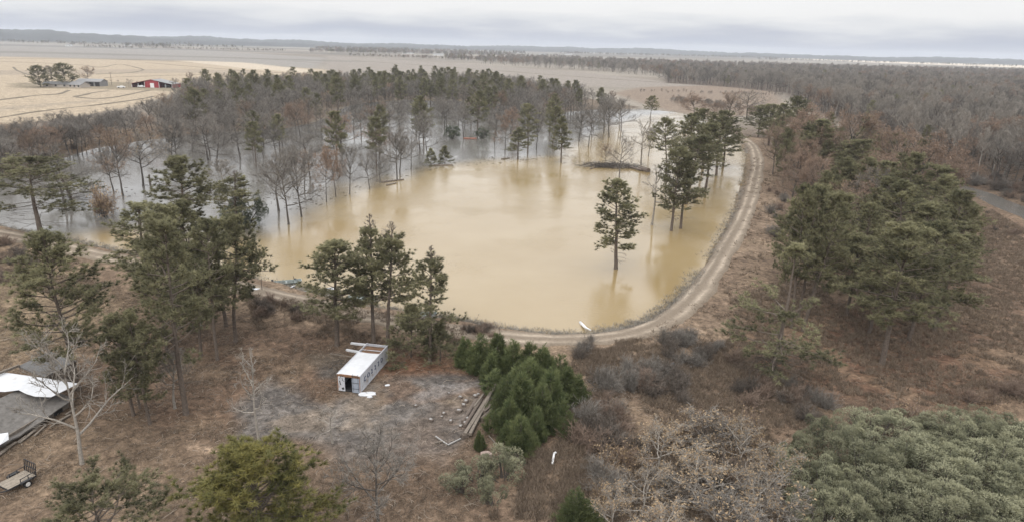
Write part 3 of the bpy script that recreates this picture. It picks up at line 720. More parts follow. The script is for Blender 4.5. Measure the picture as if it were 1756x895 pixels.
colr = mixc(nt, at.outputs['Fac'], (.125, .117, .105), mudc.outputs[0])
nt.links.new(colr, b.inputs['Base Color'])
b.inputs['Roughness'].default_value = .035; b.inputs['IOR'].default_value = 1.5; b.inputs['Specular IOR Level'].default_value = .5
mpn = N(nt, 'ShaderNodeMapping'); mpn.inputs['Scale'].default_value = (1.0, 1.8, 1); mpn.inputs['Rotation'].default_value = (0, 0, .5); nt.links.new(geo.outputs['Position'], mpn.inputs[0])
rip = gnoise(nt, 1.3, 4, .6, mpn.outputs[0]); gust = gnoise(nt, .06, 3, .5)
bp = N(nt, 'ShaderNodeBump'); bp.inputs['Distance'].default_value = .13
nt.links.new(mathn(nt, 'MULTIPLY', ramp(nt, gust, [(.4, (.16,) * 3), (.66, (.95,) * 3)]).outputs[0], .6), bp.inputs['Strength'])
nt.links.new(rip, bp.inputs['Height']); nt.links.new(bp.outputs[0], b.inputs['Normal'])
me.materials.append(m); tag(link('water', me), kind='structure')

# ---- dirt road on the levee, two pale wheel tracks
road_px = [(-170, 376), (0, 402), (60, 413), (130, 430), (210, 447), (300, 468), (420, 494), (540, 522), (640, 545), (740, 562), (820, 572), (900, 581), (1000, 582), (1075, 573), (1130, 553), (1175, 522),
           (1210, 480), (1245, 425), (1275, 370), (1292, 320), (1299, 280), (1292, 252), (1276, 239), (1262, 234)]
rl = smooth_line(np.array([G(a, b_)[:2] for a, b_ in road_px]), 14)
tg = np.gradient(rl, axis=0); tg = unit(tg); nm_ = np.stack([-tg[:, 1], tg[:, 0]], 1)
NC = 15; vv = np.linspace(-1, 1, NC)
hw = 2.3 + 1.3 * (fbm(rl[:, 0], rl[:, 1], 6, 77) - .5)
RX = rl[:, None] + nm_[:, None] * (vv[None, :, None] * (hw[:, None, None] + .5 * (vnoise(rl[:, 0] * 3, rl[:, 1] * 3, 2, 5)[:, None, None] - .5)))
rz = ground_z(RX[..., 0], RX[..., 1]) + .16 + .22 * 0
rut = np.exp(-((np.abs(vv) - .42) / .17) ** 2)
rz = rz - .05 * rut[None] - .26 * (np.abs(vv)[None] > .97)
nl_ = len(rl); ii = np.arange(nl_ - 1)[:, None]; jj = np.arange(NC - 1)[None]
q = np.stack([ii * NC + jj, (ii + 1) * NC + jj, (ii + 1) * NC + jj + 1, ii * NC + jj + 1], -1).reshape(-1, 4)
me = mesh_np('dirt_road', np.concatenate([RX, rz[..., None]], 2).reshape(-1, 3), [q], tint=np.tile(rut, nl_), smooth=True)
m, nt, b = newmat('dirt_road'); geo = N(nt, 'ShaderNodeNewGeometry'); at = N(nt, 'ShaderNodeAttribute', attribute_name='tint')
n1 = gnoise(nt, .8, 6, .7, dist=.5); n2 = gnoise(nt, 3.5, 5, .7); n3 = gnoise(nt, .16, 3, .5)
fac = mathn(nt, 'MULTIPLY', mathn(nt, 'MULTIPLY', at.outputs['Fac'], ramp(nt, n1, [(.3, (.6,) * 3), (.62, (1.05,) * 3)]).outputs[0]), ramp(nt, n3, [(.36, (.25,) * 3), (.6, (1,) * 3)]).outputs[0], True)
c = mixc(nt, fac, (.185, .15, .115), (.375, .315, .25))
sc = N(nt, 'ShaderNodeVectorMath', operation='SCALE'); nt.links.new(c, sc.inputs[0]); nt.links.new(ramp(nt, n2, [(.3, (.75,) * 3), (.7, (1.2,) * 3)]).outputs[0], sc.inputs['Scale'])
nt.links.new(sc.outputs[0], b.inputs['Base Color']); b.inputs['Roughness'].default_value = .95; b.inputs['Specular IOR Level'].default_value = .1
bp = N(nt, 'ShaderNodeBump'); bp.inputs['Strength'].default_value = .5; bp.inputs['Distance'].default_value = .12; nt.links.new(n2, bp.inputs['Height']); nt.links.new(bp.outputs[0], b.inputs['Normal'])
me.materials.append(m); tag(link('dirt_road', me), kind='structure')

# ---- hills along the horizon
M_HILL = plain('wooded_hills', (0.038, 0.042, 0.042), .95, .5, .006)
def hills(dist, px0, px1, hfun, depth, seed):
    n = 260; pxs = np.linspace(px0, px1, n)
    d = ray(pxs, np.full(n, 80.0))[:, :2]; d = unit(d)
    rows = []
    prof = [(0, 0), (.08, .55), (.2, .85), (.45, 1.0), (.8, .7), (1, 0)]
    for (k, hh) in prof:
        dd = dist + depth * k + 250 * (vnoise(pxs, pxs * 0 + k * 9, 60, seed) - .5)
        h = hfun(pxs) * hh * (.55 + .9 * fbm(pxs, pxs * 0 + k * 3, 85, seed, 5)) + (1.5 + 9 * vnoise(pxs * 7, pxs * 0 + k * 50, 8, seed + 2)) * (hh > .3) * (hfun(pxs) > 3) - (1 if hh == 0 else 0)
        rows.append(np.stack([d[:, 0] * dd, d[:, 1] * dd, h], 1))
    V = np.stack(rows, 0); nr = len(rows); ii = np.arange(nr - 1)[:, None]; jj = np.arange(n - 1)[None]
    q = np.stack([ii * n + jj, ii * n + jj + 1, (ii + 1) * n + jj + 1, (ii + 1) * n + jj], -1).reshape(-1, 4)
    me = mesh_np('hills', V.reshape(-1, 3), [q], [M_HILL]); tag(link('hills', me), kind='structure')
hills(4300, -900, 720, lambda p: np.interp(p, [-900, 0, 150, 240, 330, 720], [52, 50, 42, 36, 20, 8]), 2200, 81)
hills(5600, 250, 1000, lambda p: np.interp(p, [250, 350, 620, 760, 1000], [30, 42, 30, 34, 16]), 1800, 84)
hills(6500, 760, 1330, lambda p: np.interp(p, [760, 880, 1100, 1330], [10, 38, 40, 14]), 1800, 88)
hills(6000, 1200, 2700, lambda p: np.interp(p, [1200, 1300, 1500, 1756, 2700], [12, 26, 24, 34, 40]), 2200, 92)

# ---- contour banks across the rice fields
M_BANK = plain('field_bank', (0.12, 0.098, 0.07), .95, .35, .3)
banks = [[(-60, 104), (120, 111), (170, 116), (205, 111), (240, 118), (243, 122), (215, 126), (165, 128)], [(23, 116), (30, 122), (50, 129), (75, 134)], [(-60, 178), (0, 172), (60, 165), (100, 162), (118, 156)],
         [(185, 157), (160, 160), (142, 164), (130, 167), (165, 170), (200, 167), (235, 160), (255, 156)], [(-120, 218), (0, 203), (60, 193), (150, 183), (240, 171), (262, 166)], [(-100, 103), (60, 101), (200, 103), (330, 108)],
         [(180, 134), (300, 130), (420, 127)], [(250, 108), (420, 122), (540, 128)], [(600, 104), (800, 118), (1000, 133), (1130, 142)], [(340, 98), (440, 101), (560, 110)]]
for b_ in banks:
    ln = smooth_line(PL(b_, .4), 10); t_ = unit(np.gradient(ln, axis=0)); nn = np.stack([-t_[:, 1], t_[:, 0]], 1)
    dd = np.linalg.norm(ln, axis=1); w = (1.3 + 1.2 * vnoise(ln[:, 0], ln[:, 1], 9, 3))
    rows = [np.concatenate([ln + nn * (w * s)[:, None], (ground_z(ln[:, 0], ln[:, 1]) * 0 + zz)[:, None]], 1) for s, zz in ((-1, .2), (-.4, .75), (.4, .75), (1, .2))]
    V = np.stack(rows, 0); n = len(ln); ii = np.arange(3)[:, None]; jj = np.arange(n - 1)[None]
    q = np.stack([ii * n + jj, ii * n + jj + 1, (ii + 1) * n + jj + 1, (ii + 1) * n + jj], -1).reshape(-1, 4)
    tag(link('field_bank', mesh_np('field_bank', V.reshape(-1, 3), [q], [M_BANK])), kind='structure')
# ================================================================== BUILDINGS AND THINGS
M_WHITE = plain('white_panel_paint', (0.47, 0.48, 0.51), .55, .16, 1.6, dirt=((0.24, 0.17, 0.12), .57))
M_WHITE2 = plain('white_sheet_metal', (0.56, 0.57, 0.59), .45, .1, 1.2, dirt=((0.40, 0.36, 0.33), .62))
M_RUST = plain('rusty_edge', (0.22, 0.12, 0.07), .85, .4, 5)
M_DARK = plain('dark_interior', (0.025, 0.024, 0.024), .9, .3, 3)
M_NAVY = plain('navy_paint', (0.06, 0.075, 0.125), .6, .2, 8)
M_GREYDOOR = plain('grey_blue_door', (0.28, 0.31, 0.36), .6, .15, 4, dirt=((0.2, 0.17, 0.15), .62))
M_LITTER = plain('leaf_litter', (0.17, 0.10, 0.062), .95, .5, 9, .6)
M_ROOF = plain('grey_shingle', (0.14, 0.137, 0.135), .9, .25, 5, .4, dirt=((0.11, 0.10, 0.092), .56))
M_ROOF2 = plain('tar_roof', (0.15, 0.14, 0.13), .9, .3, 2.2, .4, dirt=((0.095, 0.085, 0.075), .55))
M_WALLW = plain('weathered_board', (0.17, 0.145, 0.12), .9, .3, 4, .3)
M_PLANK = plain('weathered_plank', (0.25, 0.215, 0.175), .9, .25, 4, .3, dirt=((0.20, 0.16, 0.125), .58))
M_STEEL = plain('black_steel', (0.03, 0.03, 0.032), .55, .3, 6)
M_TYRE = plain('tyre_rubber', (0.02, 0.02, 0.02), .85, .2, 8)
M_RIM = plain('pale_rim', (0.55, 0.54, 0.52), .5, .15, 8)
M_TIMBER = plain('old_timber', (0.13, 0.105, 0.088), .9, .35, 5, .5, dirt=((0.09, 0.075, 0.062), .57))
M_TIMBER2 = plain('pale_timber', (0.165, 0.14, 0.115), .9, .3, 5, .5, dirt=((0.15, 0.12, 0.1), .58))
M_CONC = plain('pale_concrete', (0.29, 0.28, 0.27), .9, .2, 6, .4, dirt=((0.2, 0.18, 0.16), .56))
M_STONE = plain('pink_stone', (0.29, 0.225, 0.195), .9, .2, 4, .5)
M_BOAT = plain('boat_green', (0.045, 0.065, 0.058), .55, .25, 4)
M_BOATIN = plain('boat_inside', (0.24, 0.27, 0.26), .6, .2, 5)
M_BOATW = plain('boat_white', (0.48, 0.49, 0.50), .4, .12, 3, dirt=((0.35, 0.33, 0.3), .64))
M_RED = plain('barn_red', (0.25, 0.03, 0.038), .7, .15, .6)
M_REDROOF = plain('barn_red_roof', (0.32, 0.06, 0.065), .55, .15, .5)
M_GREYROOF = plain('barn_grey_roof', (0.20, 0.198, 0.197), .6, .15, .5)
M_GLASS = plain('window_dark', (0.03, 0.035, 0.04), .15, .2, 3, spec=.5)

def frame(name, origin, ax, label, cat, group=None):
    """an Empty at origin whose local x runs along ax (2-D)"""
    e = empty(name, origin, math.atan2(ax[1], ax[0])); tag(e, label, cat, group); return e

# ---- box trailer body on the ground
a = G(583, 669); b_ = G(618, 674); c_ = G(665.5, 618)
ax = unit(c_[:2] - b_[:2]); Wd = 2.6; Ln = float(np.linalg.norm(c_[:2] - b_[:2])); Hh = float(height_to(a, 640.5))
ly = np.array([-ax[1], ax[0]])
org = np.array([*(b_[:2] + ly * Wd / 2), min(a[2], b_[2]) - .02])
T = frame('box_trailer', org, ax, 'white box trailer body on the ground with navy letters and an open doorway', 'trailer')
t_ = .06
m = MB(); m.box((Ln / 2, -Wd / 2 + t_ / 2, Hh / 2 + .12), (Ln, t_, Hh - .12)); m.box((Ln / 2, Wd / 2 - t_ / 2, Hh / 2 + .12), (Ln, t_, Hh - .12))
m.box((Ln - t_ / 2, 0, Hh / 2 + .1), (t_, Wd - .13, Hh - .14))
for k in range(int(Ln / .62)):
    x = .35 + k * .62
    if x < Ln - .2: m.box((x, -Wd / 2 - .012, Hh / 2 + .1), (.05, .024, Hh - .34)); m.box((x, Wd / 2 + .012, Hh / 2 + .1), (.05, .024, Hh - .34))
m.build('wall', M_WHITE, T)
m = MB(); m.box((Ln / 2, 0, .10), (Ln - .01, Wd - .14, .12)); m.build('floor', M_DARK, T)
m = MB(); Lr = Ln * .70
n = 14
for k in range(n):                                   # slightly sagging sheet roof
    x0, x1 = -.05 + Lr * k / n, -.05 + Lr * (k + 1) / n
    s = lambda x: Hh + .075 - .05 * math.sin(math.pi * x / Lr)
    y1 = -Wd / 2 - .03; y2 = Wd / 2 + .03
    jag = .35 * (RNG.uniform() - .5) if k == n - 1 else 0
    m.face([(x0, y1, s(x0)), (x1 + jag, y1, s(x1)), (x1 - jag, 0, s(x1) - .03), (x0, 0, s(x0) - .03)])
    m.face([(x0, 0, s(x0) - .03), (x1 - jag, 0, s(x1) - .03), (x1 + jag * .4, y2, s(x1)), (x0, y2, s(x0))])
ro = m.build('roof', M_WHITE2, T); sol = ro.modifiers.new('thick', 'SOLIDIFY'); sol.thickness = .03
m = MB(); N_ = 10
xs_ = np.linspace(Lr - .3, Ln - .25, N_); ys_ = np.linspace(-Wd / 2 + .1, Wd / 2 - .1, 6)
zz = Hh - .22 + .22 * (fbm(xs_[:, None] + ys_[None] * 0, ys_[None] + xs_[:, None] * 0, 1.2, 5, 3) - .2)
for i in range(N_ - 1):
    for j in range(5): m.face([(xs_[i], ys_[j], zz[i, j]), (xs_[i + 1], ys_[j], zz[i + 1, j]), (xs_[i + 1], ys_[j + 1], zz[i + 1, j + 1]), (xs_[i], ys_[j + 1], zz[i, j + 1])])
tag(m.build('fallen_leaves', M_LITTER, T), 'brown leaves heaped in the open end of the roof')
m = MB()
for x in (Lr + .75, Lr + 2.0, Ln - .5):
    if x < Ln - .3: m.box((x, .05, Hh + .02), (.09, Wd - .15, .07), .03)
m.build('roof_bow', M_WHITE, T)
m = MB()
for s in (-1, 1): m.box((Ln / 2, s * (Wd / 2 + .015), Hh + .03), (Ln + .06, .09, .10)); m.box((Ln / 2, s * (Wd / 2 + .012), .14), (Ln + .02, .07, .16))
m.build('rail', M_WHITE, T)
m = MB(); m.box((-.02, 0, Hh - .06), (.10, Wd + .04, .26)); m.box((-.02, Wd / 2 - .05, Hh / 2), (.10, .12, Hh - .2)); m.box((-.02, -Wd / 2 + .05, Hh / 2), (.10, .12, Hh - .2)); m.build('door_frame', M_RUST, T)
m = MB(); m.box((-.05, Wd / 2 - .48, Hh / 2 - .06), (.06, .78, Hh - .30)); dl = m.build('door', M_WHITE, T, .01); tag(dl, 'left door with dark scrawls')
for (y, z, w, h) in ((.72, 2.1, .22, .06), (.95, 1.9, .06, .4), (.70, 1.75, .06, .3), (.98, 1.2, .10, .5), (.60, 1.5, .3, .05), (.66, .45, .26, .26), (.9, .95, .08, .12)):
    m = MB(); m.box((-.085, y, z * .9), (.012, w, h), rx=RNG.uniform(-.5, .5)); m.build('scrawl', M_DARK, dl)
m = MB(); m.box((-.07, -Wd / 2 + .46, Hh / 2 - .08), (.07, .86, Hh - .30)); dr = m.build('door', M_GREYDOOR, T, .01); tag(dr, 'right door, grey blue with three dark bars')
m = MB()
for z in (.55, 1.25, 2.05): m.box((-.115, -Wd / 2 + .46, z), (.02, .80, .05))
for y in (-.05, .05): m.tube((-.12, -Wd / 2 + .46 + y * 6, .25), (-.12, -Wd / 2 + .46 + y * 6, 2.3), .018)
m.build('lock_bar', M_STEEL, dr)
def text_mesh(s, size, ext=.006):
    cu = bpy.data.curves.new('lettering', 'FONT'); cu.body = s; cu.size = size; cu.extrude = ext; cu.align_x = 'CENTER'; cu.align_y = 'CENTER'
    o = bpy.data.objects.new('lettering', cu); COL.objects.link(o)
    dg = bpy.context.evaluated_depsgraph_get(); me = bpy.data.meshes.new_from_object(o.evaluated_get(dg))
    bpy.data.objects.remove(o, do_unlink=True); me.materials.clear(); me.materials.append(M_NAVY); me.polygons.foreach_set('material_index', [0] * len(me.polygons)); return me
for k, ch in enumerate('CO222D'):
    o = link('lettering', text_mesh(ch, .8, .02), T); x = Ln * (.16 + .118 * k)
    o.location = (x, -Wd / 2 - .034, Hh * .55); o.rotation_euler = (R(90), 0, 0); o.scale = (1.1, 1.0, 1)
# things round the trailer
def slab(name, px, py, size, rz, label, cat, mat, dz=0.0, rx=0.0, jit=0.0, group=None, bev=.01):
    p = G(px, py); m = MB(); m.box((0, 0, size[2] / 2), size, 0, 0, rx, 0, jit)
    o = m.build(name, mat, None, bev); o.location = (p[0], p[1], p[2] + dz); o.rotation_euler = (0, 0, rz); tag(o, label, cat, group); return o
def jag_panel(name, px, py, w, d, rz, label, cat, mat, seed=0, th=.04, dz=.03):
    rng = np.random.default_rng(seed); p = G(px, py); n = 11; a = np.arange(n) * 2 * np.pi / n
    k = np.minimum(1 / np.maximum(abs(np.cos(a)), .01), 1 / np.maximum(abs(np.sin(a)), .01)) * rng.uniform(.75, 1, n)
    m = MB(); top = [(w / 2 * k[i] * math.cos(a[i]), d / 2 * k[i] * math.sin(a[i]), th + .05 * rng.uniform()) for i in range(n)]; bot = [(x, y, 0) for x, y, z in top]
    m.face(top); m.face(bot[::-1])
    for i in range(n): m.face([bot[i], bot[(i + 1) % n], top[(i + 1) % n], top[i]])
    o = m.build(name, mat); o.location = (p[0], p[1], p[2] + dz); o.rotation_euler = (0, 0, rz); tag(o, label, cat); return o
jag_panel('broken_panel', 630, 676, 2.2, .95, .15, 'broken white panel lying flat in front of the white box trailer', 'panel', M_WHITE2, 3)
jag_panel('broken_panel', 634, 681, .6, .35, .1, 'small white scrap just below the broken panel by the trailer', 'panel', M_WHITE2, 4)
jag_panel('broken_panel', 664, 661, .6, .35, .4, 'small white scrap on dark ground right of the trailer side', 'panel', M_WHITE2, 5)
def long_thing(name, p1, p2, w, h, label, cat, mat, group=None, lift=0.0, rnd=False, end=None):
    a = G(*p1); b = G(*p2); m = MB(); c = (a + b) / 2
    if rnd: m.tube(tuple(a - c + [0, 0, w / 2 + lift]), tuple(b - c + [0, 0, w / 2 + lift]), w / 2, w / 2 * .88, 10)
    else: m.bar(tuple(a - c + [0, 0, h / 2 + lift]), tuple(b - c + [0, 0, h / 2 + lift]), w, h)
    o = m.build(name, mat, None, .008, rnd and False); o.location = tuple(c); tag(o, label, cat, group); return o
long_thing('white_beam', (602, 589.5), (633, 593), .34, .22, 'long white beam lying behind the trailer, upper of two', 'beam', M_WHITE2)
long_thing('white_beam', (594, 601), (622, 606), .32, .22, 'shorter white beam behind the trailer, lower of two', 'beam', M_WHITE2)
long_thing('wooden_post', (566, 607), (610, 614), .16, .12, 'thin grey timber lying left behind the trailer', 'timber', M_TIMBER2)

# ---- old timbers and stumps on the concrete yard
tb = [((852, 664), (797, 751), .34, 'long pale pole running the full length of the timber pile', 1, .25), ((846, 672), (806, 750), .30, 'second long pole beside the longest pale pole in the pile', 1, .22),
      ((817, 688), (793, 726), .42, 'thick brown log at the left of the timber pile', 0, 0), ((824, 689), (797, 733), .40, 'dark log lying second from left in the timber pile', 0, .02), ((831, 690), (803, 736), .36, 'brown log under the long poles in the timber pile', 0, 0),
      ((852, 697), (826, 722), .5, 'thick short log at the right of the timber pile by cedars', 0, 0), ((856, 689), (830, 713), .34, 'grey beam leaning along the right log of the pile', 0, .3),
      ((829, 681), (813, 703), .2, 'thin rail at the upper end of the timber pile', 1, .3), ((793, 751), (803, 748), .4, 'squared block at the lower end of the long poles', 0, 0)]
for k, (p1, p2, w, lb, mm, lf) in enumerate(tb):
    long_thing('timber_log', p1, p2, w, w, lb, 'log', M_TIMBER2 if mm else M_TIMBER, 'old timbers piled on the concrete', lf, rnd=(k in (2, 3, 4, 5)))
blk = [(789, 683, .5), (799, 690, .55), (795, 697, .55), (787, 707, .6), (797, 727, .5), (801, 720, .5), (815, 681, .55), (820, 678, .4), (761, 711, .45), (739, 722, .5), (773, 724, .45), (836, 702, .5), (846, 694, .4), (770, 675, .3), (713, 697, .35), (843, 685, .4), (757, 716, .35), (790, 732, .4)]
posd = ['farthest up of the loose row', 'near the top of the row', 'touching its twin beside the pile', 'large one halfway down the row', 'against the lower end of the left log', 'wedged beside the dark logs', 'standing at the top of the pile', 'small one atop the pile end',
        'alone on grey concrete left of the pile', 'leftmost dark one on stained ground', 'between leftmost blocks and the logs', 'lying over the right log', 'by the cedars at the right edge', 'tiny one on the pale wet patch', 'small one far left on the pad', 'between the long poles', 'small one beside the lone block', 'at the lower left of the logs']
for (x, y, s), ps in zip(blk, posd):
    p = G(x, y); e = empty('stump', (p[0], p[1], p[2] - .03), float(RNG.uniform(0, 3))); tag(e, 'cut stump or block with pale top, ' + ps, 'stump', 'loose blocks around the timber pile')
    m = MB(); m.box((0, 0, s * .32), (s, s * .8, s * .62), 0, 0, 0, 0, .05); m.build('body', M_TIMBER, e, .03)
    m = MB(); m.box((0, .02, s * .66), (s * .55, s * .45, .05), .3, 0, 0, 0, .03); m.build('top', M_CONC, e)
for k, (p1, p2, lb) in enumerate([((747, 749), (767, 763), 'white stick lying at the lower end of the timber pile'), ((768, 764), (790, 753), 'pale stick crossing below the long poles'), ((746, 760), (766, 757), 'short pale stick left of the crossed sticks'), ((838, 748), (853, 765), 'thin bare branch lying under the cedar edge')]):
    long_thing('fallen_stick', p1, p2, .12, .10, lb, 'stick', M_CONC if k < 2 else M_TIMBER2, None, .05)
o = jag_panel('stone_slab', 834, 783, 1.1, .85, .3, 'pinkish flat stone slab beside grey green shrubs', 'stone', M_STONE, 9, .35, 0)
# bent white pipe
def pipe(name, pts, r, label, cat, mat):
    m = MB(); c = np.mean(pts, 0)
    for a, b in zip(pts[:-1], pts[1:]): m.tube(tuple(a - c), tuple(b - c), r, None, 12)
    o = m.build(name, mat, None, 0, True); o.location = tuple(c); tag(o, label, cat); return o
M_PVC = plain('white_pipe', (0.66, 0.66, 0.66), .4, .06, 3)
pipe('bent_pipe', [G(953, 780, .3), G(950, 782, .35), G(948.5, 790, .3), G(947, 797, .15)], .10, 'bent white plastic pipe lying in weeds by the track', 'pipe', M_PVC)
w0 = P(995, 553, -.1); w1 = P(1004, 561, .5); w2 = G(1013, 570, .35)
e = empty('overflow_pipe', tuple(w1)); tag(e, 'white overflow pipe sloping from the levee into the muddy pond', 'pipe')
m = MB(); m.tube(tuple(w2 - w1), (0, 0, 0), .10, .12, 14); m.build('pipe', M_PVC, e, 0, True)
m = MB(); m.tube((0, 0, 0), tuple(w0 - w1), .17, .24, 14); m.build('bell_end', M_PVC, e, 0, True)
p = G(1152, 630); e = empty('metal_drum', p, .9); tag(e, 'small dark drum with white lid tipped over in the brush', 'drum')
m = MB(); m.tube((-.45, 0, .3), (.35, 0, .34), .28, .28, 14); m.build('body', M_STEEL, e)
m = MB(); m.tube((.351, 0, .34), (.40, 0, .343), .25, .25, 14); m.build('lid', M_PVC, e)
# white sign board and post on the levee
jag_panel('white_board', 437, 497, 1.5, .8, .2, 'white board lying on the levee left of the green boat', 'board', M_WHITE2, 12, .06, .1)
def post(px, py, top, r, label, mat=None):
    p = GW(px, py); h = height_to(p, top); m = MB(); m.tube((0, 0, -.8), (0, 0, h), r, r * .85, 8); o = m.build('post', mat or M_TIMBER); o.location = tuple(p); tag(o, label, 'post'); return o
post(449.5, 498, 478, .06, 'thin dark post on the levee beside the white board')
post(258, 318, 300, .28, 'thick dark broken trunk standing in the grey flood water')
post(856, 575, 560, .05, 'thin grey stake on the pond edge above the cedars')

# ---- boats
def boat(px, py, L, Wb, rz, label, hullm, inm, seats=3, dz=0):
    p = GW(px, py); e = empty('flat_boat', (p[0], p[1], max(p[2], 0) + dz), rz); tag(e, label, 'boat')
    st = [(-.5, .9, .0, .45), (-.3, 1, -.02, .43), (0, 1, -.02, .43), (.3, .95, .0, .46), (.44, .82, .12, .52), (.5, .7, .30, .56)]
    m = MB(); I = MB(); g = MB()
    prev = None
    for (u, w, zb, zt) in st:
        x = u * L; hw = w * Wb / 2
        ring = [(x, -hw, zt), (x, -hw * .8, zb), (x, hw * .8, zb), (x, hw, zt)]
        rin = [(x, -hw + .05, zt - .01), (x, -hw * .8 + .04, zb + .06), (x, hw * .8 - .04, zb + .06), (x, hw - .05, zt - .01)]
        if prev:
            for k in range(3): m.face([prev[0][k], ring[k], ring[k + 1], prev[0][k + 1]]); I.face([prev[1][k + 1], rin[k + 1], rin[k], prev[1][k]])
            for k in (0, 3): g.bar(prev[0][k], ring[k], .09, .06)
        else: m.face(ring); I.face(rin[::-1])
        prev = (ring, rin)
    m.face(prev[0][::-1]); I.face(prev[1]); g.bar(prev[0][0], prev[0][3], .09, .06)
    m.build('hull', hullm, e); I.build('inside', inm, e); g.build('gunwale', inm, e)
    for k in range(seats):
        m = MB(); m.box(((-.36 + .32 * k) * L, 0, .36), (.32, Wb * .86, .05)); m.build('seat', inm, e)
    return e
e = boat(493, 487, 4.3, 1.5, .35, 'dark green flat boat with seats pulled up on the pond bank', M_BOAT, M_BOATIN)
m = MB(); m.box((-2.25, 0, .75), (.3, .3, .42)); m.box((-2.3, 0, .3), (.14, .14, .6)); m.build('outboard_motor', M_STEEL, e, .03)
m = MB(); m.box((1.2, .1, .78), (.42, .4, .06)); m.box((1.02, .1, 1.0), (.07, .4, .42), 0, 0, 0, -.2); m.tube((1.2, .1, .3), (1.2, .1, .75), .05); m.build('swivel_seat', M_STEEL, e, .02)
boat(620, 515, 4.6, 1.5, -.1, 'white boat lying on the bank behind the pines', M_BOATW, M_BOATIN)
boat(548, 503, 4.2, 1.5, .5, 'grey boat half hidden behind the leftmost bank pine', M_BOATIN, M_BOATW)
boat(722, 543, 4.2, 1.4, .1, 'pale boat at the water edge behind the rightmost bank pine', M_BOATW, M_BOATIN)
long_thing('dock_plank', (500, 494), (506, 489), .3, .08, 'short white plank next to the green boat', 'plank', M_WHITE2)

# ---- ramp-gate utility trailer
n0 = G(3, 838, 0); n1_ = G(24, 844, 0); g0 = G(42, 818, 0); g1 = G(66, 822, 0)
ax = unit((g0 + g1 - n0 - n1_)[:2]); Lt = float(np.linalg.norm((g0 + g1 - n0 - n1_)[:2] / 2)) + .3; org = (g0 + g1) / 2
U = frame('utility_trailer', (org[0], org[1], org[2]), ax, 'small flatbed utility trailer with wood deck and raised ramp gate', 'trailer')
Wt = 1.55
m = MB()
for k in range(7): m.box((-Lt / 2, -Wt / 2 + Wt * (k + .5) / 7, .56 + RNG.uniform(0, .02)), (Lt, Wt / 7 - .02, .05))
m.build('deck', M_PLANK, U)
m = MB()
for s in (-1, 1): m.bar((0, s * Wt / 2, .5), (-Lt, s * Wt / 2, .5), .07, .12); m.bar((0, s * Wt / 2, .98), (-Lt * .55, s * Wt / 2, .9), .05)
for s in (-1, 1):
    for x in (0, -Lt * .27, -Lt * .55): m.bar((x, s * Wt / 2, .5), (x, s * Wt / 2, .96), .05)
m.bar((-Lt, -Wt / 2, .5), (-Lt, Wt / 2, .5), .07, .12); m.bar((-Lt, -Wt / 2, .5), (-Lt - 1.2, 0, .45), .08); m.bar((-Lt, Wt / 2, .5), (-Lt - 1.2, 0, .45), .08)
m.build('frame', M_STEEL, U)
m = MB()
for k in range(7): m.bar((.02 + 0, -Wt / 2 + Wt * k / 6, .55), (.12, -Wt / 2 + Wt * k / 6, 1.65), .055)
for z in (.56, 1.1, 1.64): m.bar((.02 + .1 * (z - .55) / 1.1, -Wt / 2, z), (.02 + .1 * (z - .55) / 1.1, Wt / 2, z), .055)
m.build('ramp_gate', M_STEEL, U)
for s in (-1, 1):
    for xx in (-.35,):
        x = -Lt * .38
        m = MB(); m.tube((x, s * (Wt / 2 + .08), .31), (x, s * (Wt / 2 + .28), .31), .31, .31, 18); wv = m.build('wheel', M_TYRE, U)
        m = MB(); m.tube((x, s * (Wt / 2 + .282), .31), (x, s * (Wt / 2 + .30), .31), .19, .17, 14); m.build('rim', M_RIM, wv)
        m = MB(); m.box((x, s * (Wt / 2 + .19), .67), (.85, .26, .03)); m.box((x - .46, s * (Wt / 2 + .19), .58), (.03, .26, .18)); m.box((x + .46, s * (Wt / 2 + .19), .58), (.03, .26, .18)); m.build('fender', M_STEEL, U)

# ---- ruined house at the left edge
zr = 1.15
def Q(px, py, z):
    return P(px, py, z)
e0 = Q(-70, 800, zr); e1 = Q(118, 688, zr)                 # front eave
ax = unit((e1 - e0)[:2]); ly = np.array([-ax[1], ax[0]])
e1 = np.array([*e1[:2], 0.45]); Hs = frame('ruined_house', e1, ax, 'ruined grey house with a collapsed roof and white metal sheets', 'house')
def loc(px, py, z):
    p = Q(px, py, z + .45); d = p[:2] - e1[:2]; return (float(d @ ax), float(d @ ly), z)
Lh = float(np.linalg.norm((e1 - e0)[:2])) + 6; dep = loc(60, 680, 2.2)[1]; dep = max(4.5, min(dep, 9))
m = MB(); m.box((-Lh / 2, .08, .45), (Lh - .2, .12, .9)); m.box((-.06, dep / 2, .6), (.12, dep - .2, 1.2)); m.box((-Lh / 2, dep + .1, 1.05), (Lh, .12, 2.1)); m.build('wall', M_WALLW, Hs)
